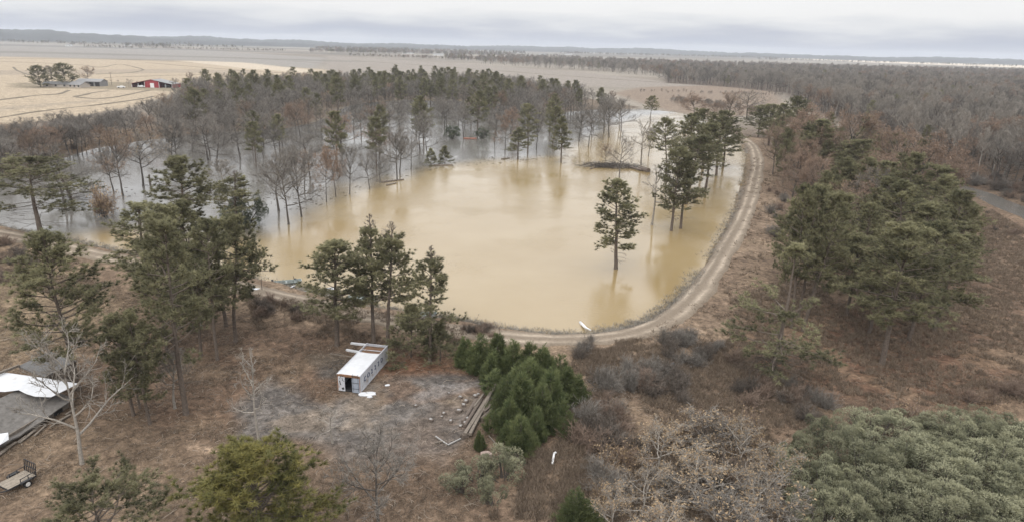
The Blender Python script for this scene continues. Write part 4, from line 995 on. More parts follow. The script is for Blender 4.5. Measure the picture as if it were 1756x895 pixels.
# low roof with a broken edge
m = MB(); nx, ny = 26, 8
gxn = np.linspace(.25, -Lh, nx); gyn = np.linspace(-.55, dep, ny)
hz = lambda x, y: 1.0 + 1.15 * (y / dep) + .45 * (fbm(np.array(x) * 1.0, np.array(y) * 1.0, 3.2, 14, 3) - .5) - .5 * math.exp(-((x + 5.5) / 2.2) ** 2 - ((y - 1) / 1.5) ** 2)
for i in range(nx - 1):
    for j in range(ny - 1):
        f0 = lambda i, j: (gxn[i], gyn[j] + (.30 * (vnoise(gxn[i] * 2, 0., 1, 3) - .5) if j == 0 else 0), float(hz(gxn[i], gyn[j])))
        m.face([f0(i, j), f0(i, j + 1), f0(i + 1, j + 1), f0(i + 1, j)])
ro = m.build('roof', M_ROOF2, Hs); s_ = ro.modifiers.new('thick', 'SOLIDIFY'); s_.thickness = .12
def sheet(name, pts, mat, parent, th=.05, label=None):
    m = MB(); m.face([(x, y, z) for x, y, z in pts]); o = m.build(name, mat, parent); s = o.modifiers.new('thick', 'SOLIDIFY'); s.thickness = th
    if label: tag(o, label)
    return o
sheet('metal_sheet', [loc(-70, 625, 2.6), loc(-60, 668, 2.4), loc(8, 671, 2.4), loc(32, 668, 2.45), loc(44, 674, 2.4), loc(60, 679, 2.4), loc(88, 680, 2.38), loc(112, 668, 2.42), loc(134, 657, 2.45), loc(72, 647, 2.6), loc(0, 637, 2.7)], M_WHITE2, Hs, .04, 'bright white sheet metal strip across the roof')
sheet('metal_sheet', [loc(-40, 770, 1.15), loc(0, 762, 1.1), loc(15, 753, 1.1), loc(14, 741, 1.45), loc(0, 743, 1.45), loc(-40, 750, 1.5)], M_WHITE2, Hs, .04, 'white sheet metal scrap at the front eave')
gr = sheet('gable_roof', [loc(31, 627, 2.9), loc(77, 646, 2.2), loc(131, 618, 2.2), loc(86, 602, 3.0)], M_ROOF, Hs, .10, 'grey shingled gable end beyond the white sheet')
m = MB(); m.bar(loc(-60, 662, 2.7), loc(33, 626, 3.0), .22, .22); m.bar(loc(78, 648, 2.0), loc(131, 619, 2.0), .16, .2); m.bar(loc(31, 628, 2.75), loc(78, 648, 2.0), .16, .2); m.build('roof_beam', M_WALLW, Hs)
g0_, g1_, g2_ = loc(78, 647, 2.0), loc(130, 619, 2.0), loc(86, 603, 2.0)
m = MB()
for a_, b2 in ((g0_, g1_), (g1_, g2_)): m.face([(a_[0], a_[1], 0), (b2[0], b2[1], 0), (b2[0], b2[1], 2.02), (a_[0], a_[1], 2.02)])
gw = m.build('gable_wall', M_WALLW, Hs); s_ = gw.modifiers.new('thick', 'SOLIDIFY'); s_.thickness = .12
m = MB(); m.box((-1.4, -.01, .42), (1.0, .06, .8)); m.build('doorway', M_DARK, Hs)
m = MB(); m.box((.005, 2.2, .65), (.06, 1.2, .7)); wn = m.build('window', M_DARK, Hs)
for k in range(9):
    x = -1 - k * 1.15 + RNG.uniform(-.3, .3); rzk = RNG.uniform(-.35, .35)
    m = MB(); m.box((0, 0, .08), (RNG.uniform(1.2, 3.0), RNG.uniform(.12, .3), .09)); o = m.build('fallen_board', M_WALLW if k % 2 else M_TIMBER2)
    pos = e1[:2] + ax * x + ly * RNG.uniform(-1.5, -.7); o.location = (pos[0], pos[1], float(ground_z(pos[0], pos[1])) + .1); o.rotation_euler = (RNG.uniform(-.1, .1), RNG.uniform(-.1, .1), math.atan2(ax[1], ax[0]) + rzk)
    tag(o, 'weathered board fallen along the front of the ruined house', 'board', 'boards fallen by the ruined house')

# ---- red barn and farmstead across the field
p = P(261, 151, .45); sc_ = float(np.linalg.norm(p - C0)) / F_PX
Bn = empty('red_barn', p, math.atan2(right_[1], right_[0]) + .06); tag(Bn, 'red barn with white door and open lean-to sheds on both sides', 'barn')
cw, tw, dp = 20 * sc_, 58 * sc_, 16.0
hs, hp = 4.2, 5.9
m = MB(); h2 = cw / 2
m.face([(-h2, 0, 0), (h2, 0, 0), (h2, 0, hs), (0, 0, hp), (-h2, 0, hs)]); m.face([(h2, dp, 0), (-h2, dp, 0), (-h2, dp, hs), (0, dp, hp), (h2, dp, hs)])
m.face([(-h2, dp, 0), (-h2, 0, 0), (-h2, 0, hs), (-h2, dp, hs)]); m.face([(h2, 0, 0), (h2, dp, 0), (h2, dp, hs), (h2, 0, hs)])
for s in (-1, 1): m.box((s * tw / 2, dp / 2, 1.4), (.2, dp, 2.8)); m.box((s * (tw / 2 + h2) / 2, dp - .1, 1.6), ((tw / 2 - h2), .2, 3.2))
m.build('wall', M_RED, Bn)
for s, mt, lb in ((-1, M_REDROOF, 'red metal roof half'), (1, M_GREYROOF, 'grey metal roof half')):
    m = MB(); m.face([(0, -.4, hp + .08), (s * tw / 2 * 1.02, -.4, 2.75), (s * tw / 2 * 1.02, dp + .4, 2.75), (0, dp + .4, hp + .08)]); o = m.build('roof', mt, Bn); q_ = o.modifiers.new('thick', 'SOLIDIFY'); q_.thickness = .12; tag(o, lb)
m = MB(); m.box((.2, -.08, 1.7), (2.8, .1, 3.3)); m.build('door', M_PVC, Bn)
m = MB(); 
for s in (-1, 1): m.box((s * (h2 + .15), .02, hs / 2), (.25, .25, hs)); m.box((s * (tw / 4 + h2 / 2), .02, 1.5), (.25, .25, 3.0)); m.box((s * (tw / 2 - .15), .02, 1.35), (.25, .25, 2.7))
m.build('post', M_PVC, Bn)
def farm_house(px, py, wpx, depth, wall_h, ridge, rz, label, wallm, roofm, bays=0, cat='house', name='farm_house', windows=3):
    p = P(px, py, .45); s = float(np.linalg.norm(p - C0)) / F_PX; w = wpx * s
    e = empty(name, p, rz); tag(e, label, cat)
    m = MB(); h = w / 2
    m.face([(-h, 0, 0), (h, 0, 0), (h, 0, wall_h), (-h, 0, wall_h)]); m.face([(h, depth, 0), (-h, depth, 0), (-h, depth, wall_h), (h, depth, wall_h)])
    for x in (-h, h): m.face([(x, 0, 0), (x, depth, 0), (x, depth, wall_h), (x, depth / 2, ridge), (x, 0, wall_h)])
    m.build('wall', wallm, e)
    m = MB(); o_ = .5
    m.face([(-h - o_, -o_, wall_h - .2), (h + o_, -o_, wall_h - .2), (h + o_, depth / 2, ridge + .05), (-h - o_, depth / 2, ridge + .05)]); m.face([(-h - o_, depth / 2, ridge + .05), (h + o_, depth / 2, ridge + .05), (h + o_, depth + o_, wall_h - .2), (-h - o_, depth + o_, wall_h - .2)])
    ro = m.build('roof', roofm, e); q_ = ro.modifiers.new('thick', 'SOLIDIFY'); q_.thickness = .15
    for k in range(bays):
        m = MB(); m.box((-h + w * (k + .5) / bays, -.04, wall_h * .42), (w / bays * .72, .1, wall_h * .8)); m.build('bay', M_DARK, e)
    if not bays:
        for k in range(windows): m = MB(); m.box((-h + w * (k + .5) / windows, -.04, wall_h * .55), (1.3, .1, 1.2)); m.build('window', M_GLASS, e)
    return e
M_BRICKH = plain('tan_wall', (0.40, 0.36, 0.32), .9, .15, 1)
farm_house(96, 150, 34, 9, 2.2, 3.8, .12, 'long low tan house behind two pines in the fields', M_BRICKH, M_GREYROOF)
farm_house(128, 151, 20, 9, 2.2, 4.2, -.2, 'grey roofed house joined to the long tan house by the pines', M_BRICKH, M_GREYROOF)
farm_house(152, 148.5, 34, 10, 3.6, 5.2, .02, 'grey farm shed with open dark bays beside the brown round tree', M_GREYROOF, M_GREYROOF, 4, 'shed', 'farm_shed')
def vehicle(px, py, rz, label, mat):
    p = P(px, py, .45); e = empty('parked_truck', p, rz); tag(e, label, 'truck')
    m = MB(); m.box((0, 0, .75), (5.2, 1.9, .7)); m.box((.5, 0, 1.35), (1.9, 1.7, .6), jit=.05); m.box((-1.5, .9, 1.2), (2.2, .08, .25)); m.box((-1.5, -.9, 1.2), (2.2, .08, .25)); m.build('body', mat, e, .1)
    m = MB(); m.box((.5, 0, 1.38), (1.94, 1.5, .38)); m.build('window', M_GLASS, e)
    for x in (-1.6, 1.6):
        for y in (-.9, .9): m = MB(); m.tube((x, y - .1, .38), (x, y + .1, .38), .38, None, 12); m.build('wheel', M_TYRE, e)
vehicle(208, 151.5, .3, 'white pickup parked by the small grey tree left of the barn', M_PVC)
vehicle(243, 150.5, 0, 'white vehicle under the left lean-to of the red barn', M_PVC)
vehicle(285, 150, .1, 'white vehicle under the right lean-to of the red barn', M_PVC)
p = P(192, 147, .45); h = height_to(p, 124); e = empty('utility_pole', p, 1.0); tag(e, 'wooden utility pole between the farm shed and the red barn', 'pole')
m = MB(); m.tube((0, 0, 0), (0, 0, h), .16, .11, 8); m.build('pole', M_TIMBER, e); m = MB(); m.bar((-1.2, 0, h - .6), (1.2, 0, h - .6), .12); m.build('crossarm', M_TIMBER, e)
fb = [(117, 80, 7, 'tiny white shed alone in the far left field', M_PVC), (218, 79, 9, 'tiny white farm house among the far dark trees', M_PVC), (358, 77, 10, 'white farm building right of the far dark trees', M_PVC), (141, 72, 12, 'small pale house at the foot of the left hills', M_BRICKH),
      (887, 92, 26, 'long white farm building in the far centre field', M_PVC), (932, 95, 14, 'small white building right of the far long white one', M_PVC), (700, 93, 18, 'white shed in the far tree line above the pines', M_PVC), (752, 96, 16, 'second white shed in the far tree line right of the first', M_PVC),
      (662, 90, 22, 'pale farm building on the far bright field strip', M_BRICKH), (1480, 103, 20, 'white building on the far bright strip beyond the woods', M_PVC), (8, 63, 12, 'pale building at the left edge under the hills', M_BRICKH), (975, 95, 12, 'rightmost small white building of the far centre farm', M_PVC)]
for (x, y, w, lb, mt) in fb: farm_house(x, y, w, 12, 4, 7, .1, lb, mt, M_GREYROOF, 0, 'farm building', 'farm_building', 2)
# things in the flood
long_thing('sunken_log', (985, 285), (1118, 296), .01, .01, '', '', M_TIMBER) if False else None
def wlog(p1, p2, r, label, r2=None, z1=.1, z2=.1):
    a = P(*p1, z1); b = P(*p2, z2); c = (a + b) / 2; m = MB(); m.tube(tuple(a - c), tuple(b - c), r, r2 or r * .7, 9); o = m.build('fallen_log', M_TIMBER); o.location = tuple(c); tag(o, label, 'log')
wlog((1066, 283), (1100, 292), .4, 'fallen trunk running right from the brush pile in the flood', None, .3, .4)
wlog((1098, 290), (1112, 293), .9, 'thick dark stump end lying right of the flooded brush pile', .8, .3, .5)
wlog((655, 313), (692, 308), .28, 'long dark log floating under the bare trees by the pond')
wlog((663, 318), (680, 314), .2, 'short floating log below the long floating log')
wlog((736, 284), (776, 283), .25, 'log floating under the two small pines in the pond')
wlog((860, 273), (874, 271), .22, 'short log floating at the foot of the dark pond pine')
wlog((1012, 290), (1028, 286), .2, 'log poking left out of the brush pile')
M_DOCK = plain('reddish_dock', (0.30, 0.13, 0.09), .85, .2, 2)
p = P(806, 238, .12); e = empty('flooded_dock', p, .1); tag(e, 'low reddish dock flooded beside the round dark bush', 'dock')
m = MB(); m.box((0, 0, .1), (5.5, 2.0, .16)); m.build('deck', M_DOCK, e)
m = MB()
for x in (-2.5, 0, 2.5):
    for y in (-.8, .8): m.tube((x, y, -1), (x, y, .7), .1, None, 8)
m.build('post', M_TIMBER, e)

# ================================================================== TREES ONE BY ONE
T_ = tree
# left bank pines
T_('pine', 134, 668, 388, 'tall broad pine behind the grey gable of the ruined house', 66, None, 7)
G1 = 'tall pines clustered left of the boats'
T_('pine', 404, 586, 362, 'rightmost tall pine of the left cluster with a pale dead stem leaning at its foot', 54, G1, 0, (.0, .05))
T_('pine', 373, 617, 378, 'short-trunked pine in front of the left cluster with thick foliage', 52, G1, 2)
T_('pine', 319, 710, 372, 'tallest front pine of the left cluster with long bare lower trunk', 58, G1, 5)
T_('pine_full', 302, 560, 350, 'pine at the back left of the tall cluster on the levee', 50, G1, 2)
T_('pine', 345, 545, 345, 'pine in the middle back of the tall cluster near the water', 50, G1, 7)
T_('pine', 255, 500, 346, 'flat topped pine standing left of the tall cluster by the shore', 46, G1, 5)
T_('pine_full', 257, 727, 528, 'thin young pine, right one of the three close trunks on the brown yard', 30, 'three thin pines on the brown yard', 1)
T_('pine_full', 229, 712, 535, 'thin young pine, left one of the three close trunks on the brown yard', 30, 'three thin pines on the brown yard', 1)
T_('pine_full', 240, 700, 545, 'thin young pine, rear one of the three close trunks on the brown yard', 26, 'three thin pines on the brown yard', 2)
T_('pine', 318, 440, 264, 'large dark pine rising behind the left cluster over the flood', 62, None, 0)
T_('pine_dead', 408, 392, 292, 'pine growing out of the round dark bush in the flood', 40, None, 1)
T_('round_bush', 424, 386, 333, 'dark round evergreen bush at the pond edge under a pine', 34, None, 0)
T_('round_bush', 395, 378, 352, 'smaller dark bush left of the round dark pond bush', 16, None, 1)
T_('pine', 345, 610, 420, 'lower pine filling the centre of the left cluster', 42, G1, 7)
T_('pine_full', 286, 600, 425, 'lower dark pine at the left foot of the left cluster', 38, G1, 2)
T_('pine', 388, 560, 372, 'pine right of the cluster centre above the white board', 42, G1, 5)
# pines at the trailer
G2 = 'bank pines behind the white trailer'
T_('pine_full', 578, 593, 410, 'leftmost full green pine on the bank behind the trailer', 66, G2, 2)
T_('pine_dead', 641, 588, 368, 'tall pine with bare dead top behind the trailer', 50, G2, 0)
T_('pine_dead', 664, 594, 376, 'leaning pine with dead top at the far end of the trailer', 52, G2, 1, (0, .06), 1.0)
T_('pine_dead', 737, 621, 420, 'pine with forked bare top at the right of the bank pines', 46, G2, 2)
T_('pine_young', 705, 612, 520, 'bushy low pine between the trailer and the cedars', 48, None, 0)
T_('pine_young', 755, 618, 552, 'second bushy low pine touching the cedar clump', 34, None, 1)
# gold foreground pines
T_('pine_gold', 455, 985, 768, 'yellowish green round pine crown at the bottom edge', 104, None, 0)
T_('pine_gold', 195, 985, 800, 'flat topped olive pine at the bottom left with open branches', 88, None, 1)
# foreground snags
T_('snag', 141, 795, 560, 'big bare grey tree in front of the ruined house', 86, None, 2)
T_('snag', 446, 770, 590, 'thin pale dead tree with few branches on the concrete edge', 36, None, 1)
T_('snag', 648, 905, 735, 'bare dark tree with twisted limbs at the bottom middle', 82, None, 3)
T_('slim', 300, 700, 600, 'bare grey sapling among the yard pines', 30, None, 1)
T_('slim', 345, 560, 470, 'bare pale tree tangled in the left pine cluster', 26, None, 0)
T_('snag', 570, 760, 690, 'low bare sapling on the stained concrete', 30, None, 1)
# pond pines
T_('pine_full', 1056, 461, 306, 'lone pine standing by itself in the muddy pond', 38, None, 1)
G3 = 'pines standing in the pond beside the levee road'
for (x, y, t, w, lb, k, v) in [(1151, 396, 250, 36, 'nearest left pine of the pond clump with its trunk in muddy water', 'pine_full', 2), (1167, 392, 262, 34, 'nearest right pine of the pond clump, trunk close to its twin', 'pine_full', 0), (1209, 330, 212, 38, 'pine on the right side of the pond clump over the pale water', 'pine', 0),
                               (1228, 302, 190, 36, 'pine of the pond clump closest to the levee road', 'pine', 4), (1183, 318, 196, 42, 'tall pine in the middle of the pond clump', 'pine', 2), (1142, 300, 200, 30, 'pine on the far left side of the pond clump', 'pine', 1), (1205, 290, 186, 34, 'farthest tall pine of the pond clump', 'pine', 0), (1176, 350, 230, 42, 'wide pine in the centre front of the pond clump', 'pine', 4), (1240, 285, 205, 26, 'small pine at the right rear of the pond clump', 'pine', 3)]:
    T_(k, x, y, t, lb, w, G3, v)
T_('snag', 1118, 386, 275, 'bare thin tree standing left of the pond pine clump', 30, None, 1)
for (x, y, t, w, lb, k, v) in [(888, 273, 218, 20, 'dark pine with drooping boughs at the far pond edge', 'pine_full', 0), (962, 279, 198, 20, 'dark conical pine at the far pond edge right of centre', 'pine_full', 0), (905, 262, 178, 18, 'slim pine behind the far pond edge', 'pine', 3), (948, 250, 182, 18, 'olive pine left behind the dark conical pine', 'pine', 0),
                               (739, 284, 253, 12, 'small dark pine, left of two in the far pond corner', 'pine_young', 0), (763, 281, 250, 13, 'small dark pine, right of two in the far pond corner', 'pine_young', 1), (826, 237, 218, 14, 'round dark bush in grey flood water beside the reddish dock', 'round_bush', 1), (775, 238, 215, 15, 'dark bush left of the reddish dock', 'round_bush', 0),
                               (1115, 208, 163, 13, 'small pine with clear trunk in the pale far water', 'pine', 1), (940, 275, 248, 5, 'small broken snag standing in the far pond', 'snag', 1)]:
    T_(k, x, y, t, lb, w, None, v)
T_('brush', 178, 371, 328, 'leafless rounded bush standing in the grey flood water', 18, None, 3)
# flooded left pines
T_('pine_open', 70, 404, 268, 'open spreading pine with tall bare trunk at the left shore', 66, None, 0)
T_('bare', 112, 360, 246, 'wide bare tree right of the open spreading pine', 62, None, 2)
T_('pine_open', 125, 348, 268, 'sparse pine hidden behind the wide bare tree', 48, None, 1)
# pines right of the road
G4 = 'tall pines on the brown slope right of the levee road'
right = [('pine_open', 1322, 650, 422, 88, 'sparse front pine with white dead branches on its lower trunk', 1), ('pine', 1357, 562, 316, 56, 'tall straight pine left of the leaning trunk on the slope', 2), ('pine', 1367, 552, 318, 56, 'tall pine close behind the straight pine on the slope', 0), ('pine', 1376, 567, 326, 48, 'pine with leaning dark trunk on the slope', 1),
         ('pine_full', 1512, 624, 378, 80, 'large front pine with clear lower trunk at the right', 2), ('pine', 1558, 583, 372, 74, 'large pine just right behind the front right pine', 2), ('pine', 1470, 500, 345, 44, 'pine between the two front groups on the slope', 0), ('pine', 1602, 500, 326, 54, 'right edge pine with layered gold green boughs', 4),
         ('pine', 1535, 480, 308, 56, 'broad pine in the middle of the right group', 2), ('pine', 1495, 455, 300, 48, 'pine left of the broad middle pine of the right group', 4), ('pine', 1580, 455, 296, 50, 'pine right of the broad middle pine of the right group', 0), ('pine', 1540, 420, 262, 44, 'rounded pine in front of the brown tree at right', 0), ('pine', 1500, 405, 275, 40, 'olive pine left of the rounded pine', 1), ('pine', 1460, 395, 268, 34, 'small crowned pine behind the road pines', 3)]
right += [('pine_full', 1420, 470, 328, 46, 'full pine behind the straight pines at the road side of the belt', 2), ('pine', 1395, 505, 342, 44, 'pine filling the gap behind the leaning trunk', 7), ('pine_full', 1452, 540, 398, 52, 'low full pine in the gap between the two front groups', 2), ('pine', 1622, 478, 345, 42, 'pine at the right border of the belt above the brown clearing', 7),
          ('pine', 1562, 525, 345, 62, 'wide pine in the heart of the right group', 5), ('pine', 1490, 572, 392, 52, 'pine left behind the large front right pine', 7), ('pine', 1602, 565, 398, 58, 'lowest pine at the right border of the belt', 5), ('pine', 1462, 350, 238, 38, 'pine behind the low rusty tree in the upper belt', 5), ('pine', 1420, 385, 268, 40, 'pine above the tan brown tree in the belt', 7), ('pine', 1585, 425, 282, 46, 'pine below the biggest rusty tree', 5), ('pine_full', 1345, 480, 365, 36, 'dense pine at the road edge of the belt', 2)]
for (k, x, y, t, w, lb, v) in right: T_(k, x, y, t, lb, w * (.8 if k != 'pine_open' else 1), G4, {1: 5, 3: 0, 4: 7}.get(v, v) if k == 'pine' else v, (0, .12) if 'leaning dark' in lb else (0, 0), 0.3 if 'leaning dark' in lb else None)
G5 = 'pines along the far end of the levee road'
for (k, x, y, t, w, lb, v) in [('pine', 1405, 315, 206, 42, 'large layered pine between brown trees right of the road', 0), ('pine', 1388, 310, 215, 34, 'pine left beside the large layered pine', 2), ('pine', 1482, 300, 198, 22, 'small dark pine top against the grey woods', 0), ('pine', 1512, 325, 225, 32, 'pine left of the big brown tree', 2), ('pine_full', 1300, 236, 180, 24, 'dark low pine at the far road bend', 2), ('pine_full', 1318, 250, 178, 22, 'dense pine right of the road bend', 1),
                               ('pine', 1340, 268, 178, 24, 'pine with visible trunk just right of the far road', 0), ('pine', 1365, 250, 165, 24, 'pine behind the far road pines against the woods', 4), ('pine', 1440, 330, 240, 28, 'grey green pine behind the layered pine', 3), ('pine', 1350, 236, 168, 22, 'farthest dark pine beyond the road bend', 2)]:
    T_(k, x, y, t, lb, w, G5, v)
for (k, x, y, t, w, lb, v) in [('rust', 1392, 300, 180, 50, 'rusty brown tree behind the large layered pine', 0), ('rust', 1440, 320, 184, 56, 'wide rusty tree right behind the layered pine', 1), ('rust', 1552, 385, 224, 66, 'biggest rusty brown tree above the right pines', 0), ('rust', 1362, 330, 232, 36, 'rusty low tree left of the layered pine by the road', 1), ('buff', 1425, 440, 306, 46, 'tan brown tree between the right pine groups', 0), ('rust', 1590, 395, 270, 44, 'rusty tree at the edge of the creek', 1), ('rust', 1490, 370, 260, 40, 'rusty tree between rounded pines', 1), ('buff', 1245, 222, 155, 34, 'pale brown tree beyond the pond clump', 0), ('buff', 1280, 205, 155, 32, 'tan tree in the scrub beyond the road bend', 1), ('rust', 1368, 290, 190, 44, 'rusty tree at the road side of the upper belt', 0), ('rust', 1530, 345, 214, 48, 'rusty tree behind the rounded pine', 1), ('buff', 1478, 410, 288, 40, 'tan tree in the dark middle of the belt', 1), ('rust', 1605, 370, 238, 44, 'rusty tree closest to the creek bend', 0), ('buff', 1325, 300, 215, 26, 'low brown tree beside the far road', 0), ('rust', 1190, 205, 160, 30, 'pinkish brown tree above the far pond', 0)]:
    T_(k, x, y, t, lb, w, None, v)

# bare and rusty trees standing in the flood, nearest first
fl = [('bare', 495, 385, 252, 50, 'big bare tree nearest the muddy water, left one', 0), ('bare', 517, 372, 252, 40, 'bare tree close right of the big bare tree at the muddy edge', 1), ('bare', 478, 362, 256, 44, 'bare tree close left behind the big bare tree at the muddy edge', 3), ('rust', 560, 347, 248, 26, 'orange leaved tree at the muddy edge, left of two', 0), ('rust', 576, 338, 250, 28, 'orange leaved tree at the muddy edge, right of two', 1), ('bare', 600, 333, 246, 24, 'bare tree right of the orange leaved pair', 1),
      ('bare', 634, 324, 256, 26, 'low bare tree with arching limbs by the pond', 2), ('bare', 652, 314, 248, 24, 'bare tree right of the arching bare tree', 0), ('bare', 681, 308, 215, 30, 'tall bare tree beside the floating logs', 1), ('bare', 686, 300, 225, 26, 'bare tree just behind the floating logs', 3), ('bare', 705, 290, 228, 24, 'bare tree between the floating logs and the two small pines', 0), ('bare', 733, 270, 192, 30, 'bare tree behind the two small pines', 2),
      ('buff', 211, 336, 216, 40, 'brown topped tree with dark trunk in the left flood', 0), ('buff', 246, 320, 222, 44, 'pale brown tree with wide limbs in the left flood', 1), ('bare', 195, 330, 250, 30, 'bare tree left of the brown topped flood tree', 1), ('slim', 386, 330, 272, 22, 'sparse bare tree behind the large dark pine', 0), ('bare', 296, 290, 205, 32, 'bare twin trunk tree left of the dark pine top', 3), ('bare', 303, 288, 200, 28, 'bare tree right of the twin trunk tree', 1), ('bare', 357, 275, 195, 40, 'bare tree with pine-like spread behind the dark pine', 0),
      ('bare', 412, 273, 190, 36, 'bare tree in the bright gap of the left flood', 1), ('bare', 452, 253, 190, 28, 'bare tree right of the bright gap in the left flood', 0), ('bare', 795, 236, 182, 22, 'bare tree left of the round bush in the far flood', 3), ('bare', 848, 246, 185, 24, 'bare tree right of the round bush in the far flood', 0), ('rust', 866, 262, 188, 24, 'pinkish bare tree left of the dark pond pine', 0), ('bare', 920, 255, 178, 24, 'bare tree between the two far pond pines', 1), ('bare', 993, 242, 182, 26, 'bare tree right of the dark conical pine', 3),
      ('bare', 1009, 252, 178, 30, 'forked bare tree right of the dark conical pine', 2), ('bare', 1044, 236, 170, 26, 'bare tree in the far flood with tan water below', 1), ('bare', 1065, 225, 165, 26, 'bare tree at the far right of the flood row', 0), ('bare', 1062, 305, 225, 30, 'bare many limbed tree on the flooded brush pile', 2), ('snag', 1098, 292, 200, 26, 'bare pole-like tree right of the brush pile', 1), ('bare', 1112, 268, 218, 18, 'small bare tree behind the pole-like tree', 1), ('buff', 1036, 288, 245, 16, 'low brown tree left on the flooded brush pile', 0)]
for (k, x, y, t, w, lb, v) in fl: T_(k, x, y, t, lb, w, 'trees standing in the flood water', v)
# brush pile
rng = np.random.default_rng(5); p = P(1048, 287, 0)
n = 900; a = rng.normal(size=(n, 3)) * np.array([4.6, 1.6, .45]) + np.array([0, 0, .5]); d = unit(rng.normal(size=(n, 3)) * np.array([1, .8, .3])); L = rng.uniform(.6, 3, n)
V, Fq = prisms(a - d * L[:, None] / 2, a + d * L[:, None] / 2, rng.uniform(.02, .09, n), np.full(n, .02), 4)
o = link('brush_pile', mesh_np('brush_pile', V, [Fq], [MAT['bark']])); o.location = tuple(p); tag(o, 'dark heap of dead branches half sunk in the flood', 'brush pile')

# cedars
G6 = 'dense cedars by the timber pile'
ced = [(805, 628, 584, 20), (828, 632, 577, 22), (852, 640, 576, 24), (880, 645, 580, 24), (905, 650, 583, 24), (930, 655, 588, 24), (955, 672, 600, 22), (970, 690, 622, 20), (880, 690, 622, 30), (915, 690, 618, 30), (945, 708, 635, 28), (868, 715, 645, 24), (895, 728, 640, 30), (925, 735, 655, 26), (892, 776, 705, 23), (870, 745, 675, 22), (918, 760, 690, 18)]
cl_ = ['leftmost cedar of the clump beside the bushy pine', 'second cedar along the top of the clump', 'third cedar along the top of the clump, next to the stake', 'cedar in the middle of the top row', 'cedar right of the top row middle', 'tall cedar near the right end of the top row', 'cedar at the upper right corner of the clump', 'rightmost cedar of the clump facing the dry track', 'large cedar in the clump heart', 'large cedar right in the clump heart',
       'cedar on the right flank of the clump', 'cedar at the left flank beside the timber pile', 'big pointed cedar in front of the clump heart', 'cedar low on the right flank', 'foremost bright cedar at the lower tip of the clump', 'cedar beside the lower timbers', 'small cedar right behind the foremost cedar']
for q_, ((x, y, t, w), lb) in enumerate(zip(ced, cl_)): T_('cedar', x + (q_ * 37 % 9 - 4), y, t + (q_ * 53 % 17 - 7), lb, w * (1.12 + .05 * (q_ % 4)), G6, q_ % 5, ((q_ * 29 % 11 - 5) * .012, (q_ * 31 % 9 - 4) * .012))
T_('cedar', 821, 772, 738, 'tiny yellow green cedar standing alone below the timber pile', 9, None, 2)
T_('cedar', 985, 905, 838, 'dark green cedar at the bottom edge under dry leaves', 34, None, 1)
# grey green shrubs
for (x, y, t, w, lb, k, v) in [(792, 842, 800, 36, 'low grey green shrub, left one by the stone slab', 'smallpuff', 0), (823, 824, 782, 34, 'olive shrub directly below the stone slab', 'smallpuff', 1), (866, 822, 768, 36, 'silvery topped shrub right of the stone slab', 'smallpuff', 0), (843, 864, 818, 26, 'lowest small green shrub below the stone slab', 'smallpuff', 1)]:
    T_(k, x, y, t, lb, w, None, v)
G7 = 'billowing evergreen shrubs at the lower right'
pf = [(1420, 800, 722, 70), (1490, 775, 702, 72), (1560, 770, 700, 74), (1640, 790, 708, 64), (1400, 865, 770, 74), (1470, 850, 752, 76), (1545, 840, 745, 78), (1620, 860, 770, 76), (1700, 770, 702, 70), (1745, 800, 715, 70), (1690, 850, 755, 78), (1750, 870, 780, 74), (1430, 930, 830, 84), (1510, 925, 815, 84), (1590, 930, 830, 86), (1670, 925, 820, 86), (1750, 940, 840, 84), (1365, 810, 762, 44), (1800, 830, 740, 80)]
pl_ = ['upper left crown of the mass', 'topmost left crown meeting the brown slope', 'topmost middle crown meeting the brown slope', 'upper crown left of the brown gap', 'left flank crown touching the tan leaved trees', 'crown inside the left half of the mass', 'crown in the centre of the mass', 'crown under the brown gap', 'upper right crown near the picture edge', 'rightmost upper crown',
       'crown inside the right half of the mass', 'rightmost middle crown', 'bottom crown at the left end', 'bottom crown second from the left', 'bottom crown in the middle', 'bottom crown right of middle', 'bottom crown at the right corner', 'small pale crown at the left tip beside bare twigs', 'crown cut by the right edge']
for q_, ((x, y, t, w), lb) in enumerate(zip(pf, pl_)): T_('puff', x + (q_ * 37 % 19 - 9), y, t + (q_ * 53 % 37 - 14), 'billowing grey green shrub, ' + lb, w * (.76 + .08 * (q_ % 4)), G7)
G8 = 'tan leaved trees at the bottom right of centre'
tn = [(1130, 800, 722, 62), (1200, 775, 700, 60), (1270, 805, 722, 60), (1190, 865, 768, 78), (1100, 885, 800, 64), (1290, 885, 790, 74), (1230, 945, 835, 90), (1340, 935, 835, 70), (1050, 920, 826, 56), (1330, 845, 762, 56), (1140, 965, 860, 80)]
tl_ = ['upper left of its thicket', 'topmost in its thicket', 'upper right of its thicket', 'in the middle of its thicket', 'left side of its thicket above the dark cedar', 'right side of its thicket', 'bottom middle of its thicket', 'bottom right of its thicket beside green shrubs', 'bottom left with pale upright stems', 'touching the green shrubs at its right', 'bottom left of its thicket under pale limbs']
for (x, y, t, w), lb in zip(tn, tl_): T_('tan', x, y, t, 'tree with dry tan leaves, ' + lb, w, G8)

